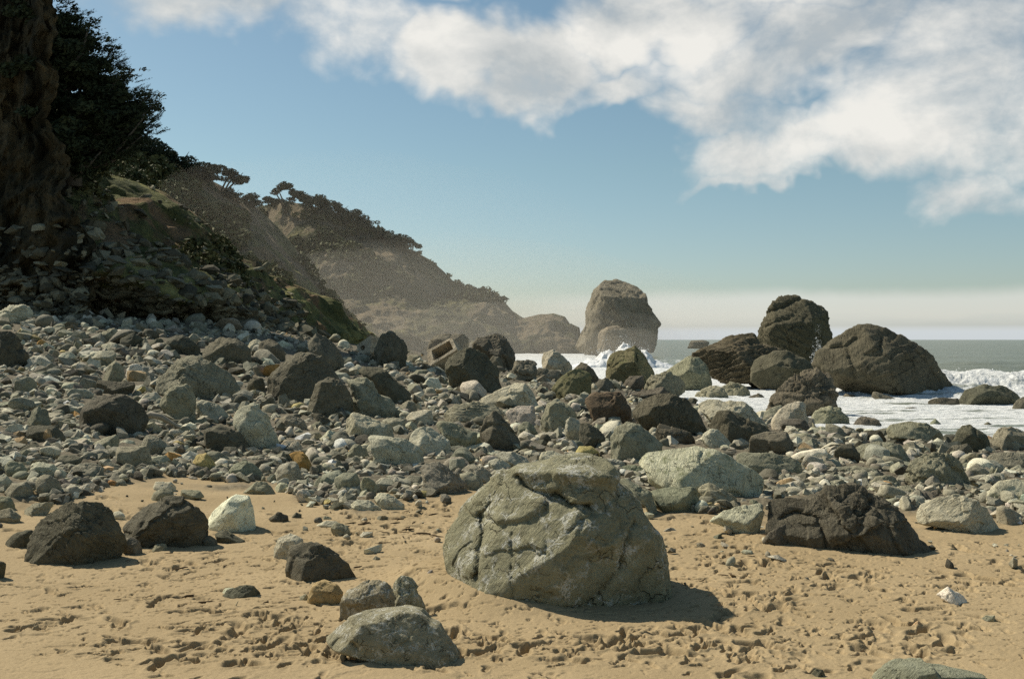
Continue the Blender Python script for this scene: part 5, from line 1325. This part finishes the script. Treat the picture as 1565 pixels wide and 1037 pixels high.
def concrete(name,label,px,py,Y,outer,inner,depth,yaw,pitch):
    S=3.9125
    k=Y/F/S; oc=np.array(outer).mean(0)
    cv=lambda L:[((x-oc[0])*k,-(y-oc[1])*k) for x,y in L]
    root=bpy.data.objects.new(name,None); COL.objects.link(root); root.location=at(px,py,Y); root.rotation_euler=(pitch,0,yaw)
    tag(root,label,'concrete wreck')
    a=loop_of(cv(outer)); b_=loop_of(cv(inner)); g=np.random.default_rng(int(px))
    V,q,t=ring_prism(a,b_,depth,depth*.62)
    V+=.05*k*S*np.stack([fbm(V*3,3),fbm(V*3+9,3),fbm(V*3+19,3)],1)*60*.35
    link('shell',mesh_of('shell',V,[q,t],False),M_CONC,root)
    c=np.array(cv(inner)).mean(0); lp=loop_of(cv(inner))*1.0; lp=np.concatenate([[c],lp]); n=len(lp)-1
    Vb=np.array([(x,depth*.60,z) for x,z in lp]); Tb=np.array([(0,1+i,1+(i+1)%n) for i in range(n)],np.int32)
    link('back_wall',mesh_of('back_wall',Vb,Tb,False),M_CONC,root)
Yb=cast(672,566)
concrete('concrete_box','hollow square concrete box tipped on edge among the boulders',674,536,min(Yb,62),[(188,520),(340,432),(402,515),(238,632)],[(222,522),(330,455),(375,512),(262,592)],1.5,-.50,-.50)
Yb=cast(552,548)
concrete('concrete_block','pale concrete block with a round hole, beside the black standing rock',557,531,min(Yb,60),[(818,195),(950,138),(955,240),(930,262),(832,228)],[(862+22*math.cos(-t)+18,212+16*math.sin(-t)+2) for t in np.linspace(2.6,2.6-2*math.pi,14,endpoint=False)],1.0,-.75,-.15)
def scraps():
    g=np.random.default_rng(61); parts=[]
    for cx,cy,rx,ry,k in [(600,800,110,28,46),(900,800,0.1,0.1,1),(480,850,90,30,16),(250,850,90,14,12),(1120,860,120,30,14),(1210,820,50,12,10),(300,905,120,18,10)]:
        for _ in range(k):
            a=g.normal(cx,rx*.6); b=g.normal(cy,ry*.6)
            if b<760: continue
            Yq=EYE*F/(b-CY); xq=(a-CX)/F*Yq; z0=float(ground([xq],[Yq])[0])
            an=g.uniform(0,math.pi); L=g.uniform(.015,.06); r=L*g.uniform(.05,.16)
            q=[(xq+math.cos(an)*L*t_+g.normal(0,.12)*L,Yq+math.sin(an)*L*t_+g.normal(0,.12)*L,z0+.004+r*.6+g.uniform(0,.25)*r) for t_ in (-1,-.3,.4,1)]
            V,qd,tr=tube(q,[r*.6,r,r*.9,r*.4],5); parts.append((V,[qd,tr]))
    V,f=join(parts); m,nt=new_mat('dried_weed'); N=NT(nt); p=nt.nodes.new('ShaderNodeNewGeometry').outputs['Position']
    N.surf(N.mix(N.noise(p,7,3,.6),(.03,.022,.012,1),(.13,.085,.04,1)),.85,None,.2)
    o=link('dried_weed',mesh_of('dried_weed',V,f),m); tag(o,'dark scraps of dried weed and twigs on the sand','weed',kind='stuff')
scraps()
# driftwood branch arched over the cobbles
def stick(name,label,pts,rad,col,cat):
    m,nt=new_mat(name+'_wood'); N=NT(nt); p=nt.nodes.new('ShaderNodeTexCoord').outputs['Object']
    n=N.noise(p,9,4,.6); N.surf(N.mix(n,tuple(c*.55 for c in col)+(1,),tuple(col)+(1,)),.9,N.bump(n,.6,.02),.1)
    p0=Vector(pts[0]); V,a,b=tube([Vector(q)-p0 for q in pts],rad,8)
    V+=np.stack([fbm(V*6,2),fbm(V*6+5,2),fbm(V*6+11,2)],1)*rad[0]*.6
    o=link(name,mesh_of(name,V,[a,b]),m,loc=p0); tag(o,label,cat)
Y=cast(270,658)-.5
stick('driftwood_branch','bent pale driftwood branch arching over a dark hollow in the cobbles',[at(196,651,Y),at(212,640,Y-.1),at(231,634,Y-.1),at(246,637,Y-.1),at(262,646,Y),at(285,660,Y)],[.02,.035,.05,.045,.035,.03],(.42,.37,.28),'driftwood')
Y=cast(360,928)
stick('straw','pale straw stuck upright in the sand beside the low dark stone',[at(357,936,Y),at(360,926,Y),at(364,918,Y)],[.004,.004,.003],(.6,.52,.33),'straw')

# ================================================================== air
def volume_box(name,lo,hi,dens,col,aniso,label):
    V=np.array([(x,y,z) for x in (lo[0],hi[0]) for y in (lo[1],hi[1]) for z in (lo[2],hi[2])],float)
    q=np.array([(0,1,3,2),(4,6,7,5),(0,4,5,1),(2,3,7,6),(0,2,6,4),(1,5,7,3)],np.int32)
    m,nt=new_mat(name+'_air'); m.cycles.volume_sampling=VSAMP; m.cycles.homogeneous_volume=True; v=nt.nodes.new('ShaderNodeVolumePrincipled'); v.inputs['Density'].default_value=dens; v.inputs['Color'].default_value=(*col,1); v.inputs['Anisotropy'].default_value=aniso
    o=nt.nodes.new('ShaderNodeOutputMaterial'); nt.links.new(v.outputs[0],o.inputs['Volume'])
    ob=link(name,mesh_of(name,V,q,False),m); tag(ob,label,'haze',kind='stuff'); return ob
if HAZE>0:
    volume_box('haze',(-6000,-40,-8),(6000,9500,62),HAZE,(.93,.92,.89),.35,'thin sea haze over the whole beach')
def mist(px,py,Y,rx,ry,rz,dens,i):
    V,T=ico(4); c=at(px,py,Y)
    P=V*np.array([rx,ry,rz])*(1+.22*fbm(V*1.6+i,3))[:,None]
    m=bpy.data.materials.get('mist_air')
    m,nt=new_mat('mist_air'); m.cycles.volume_sampling=VSAMP; m.cycles.homogeneous_volume=True; v=nt.nodes.new('ShaderNodeVolumePrincipled'); v.inputs['Density'].default_value=dens; v.inputs['Color'].default_value=(.95,.88,.74,1); v.inputs['Anisotropy'].default_value=.35
    o=nt.nodes.new('ShaderNodeOutputMaterial'); nt.links.new(v.outputs[0],o.inputs['Volume'])
    ob=link('spray_mist',mesh_of('mist',P,T),m,loc=c); tag(ob,MISTL[i],'mist',kind='stuff')
MISTL=['drifting spray mist low against the headland','bank of spray mist over the middle slope','spray mist over the surf by the headland foot','white spray mist hanging over the splash at the tall sea stack']
if MIST>0:
    mist(690,520,150,44,24,15,MIST,0); mist(520,470,98,26,12,15,MIST*.85,1); mist(790,530,140,26,22,6,MIST,2); mist(955,532,104,4.6,2.4,2.1,.045,3)
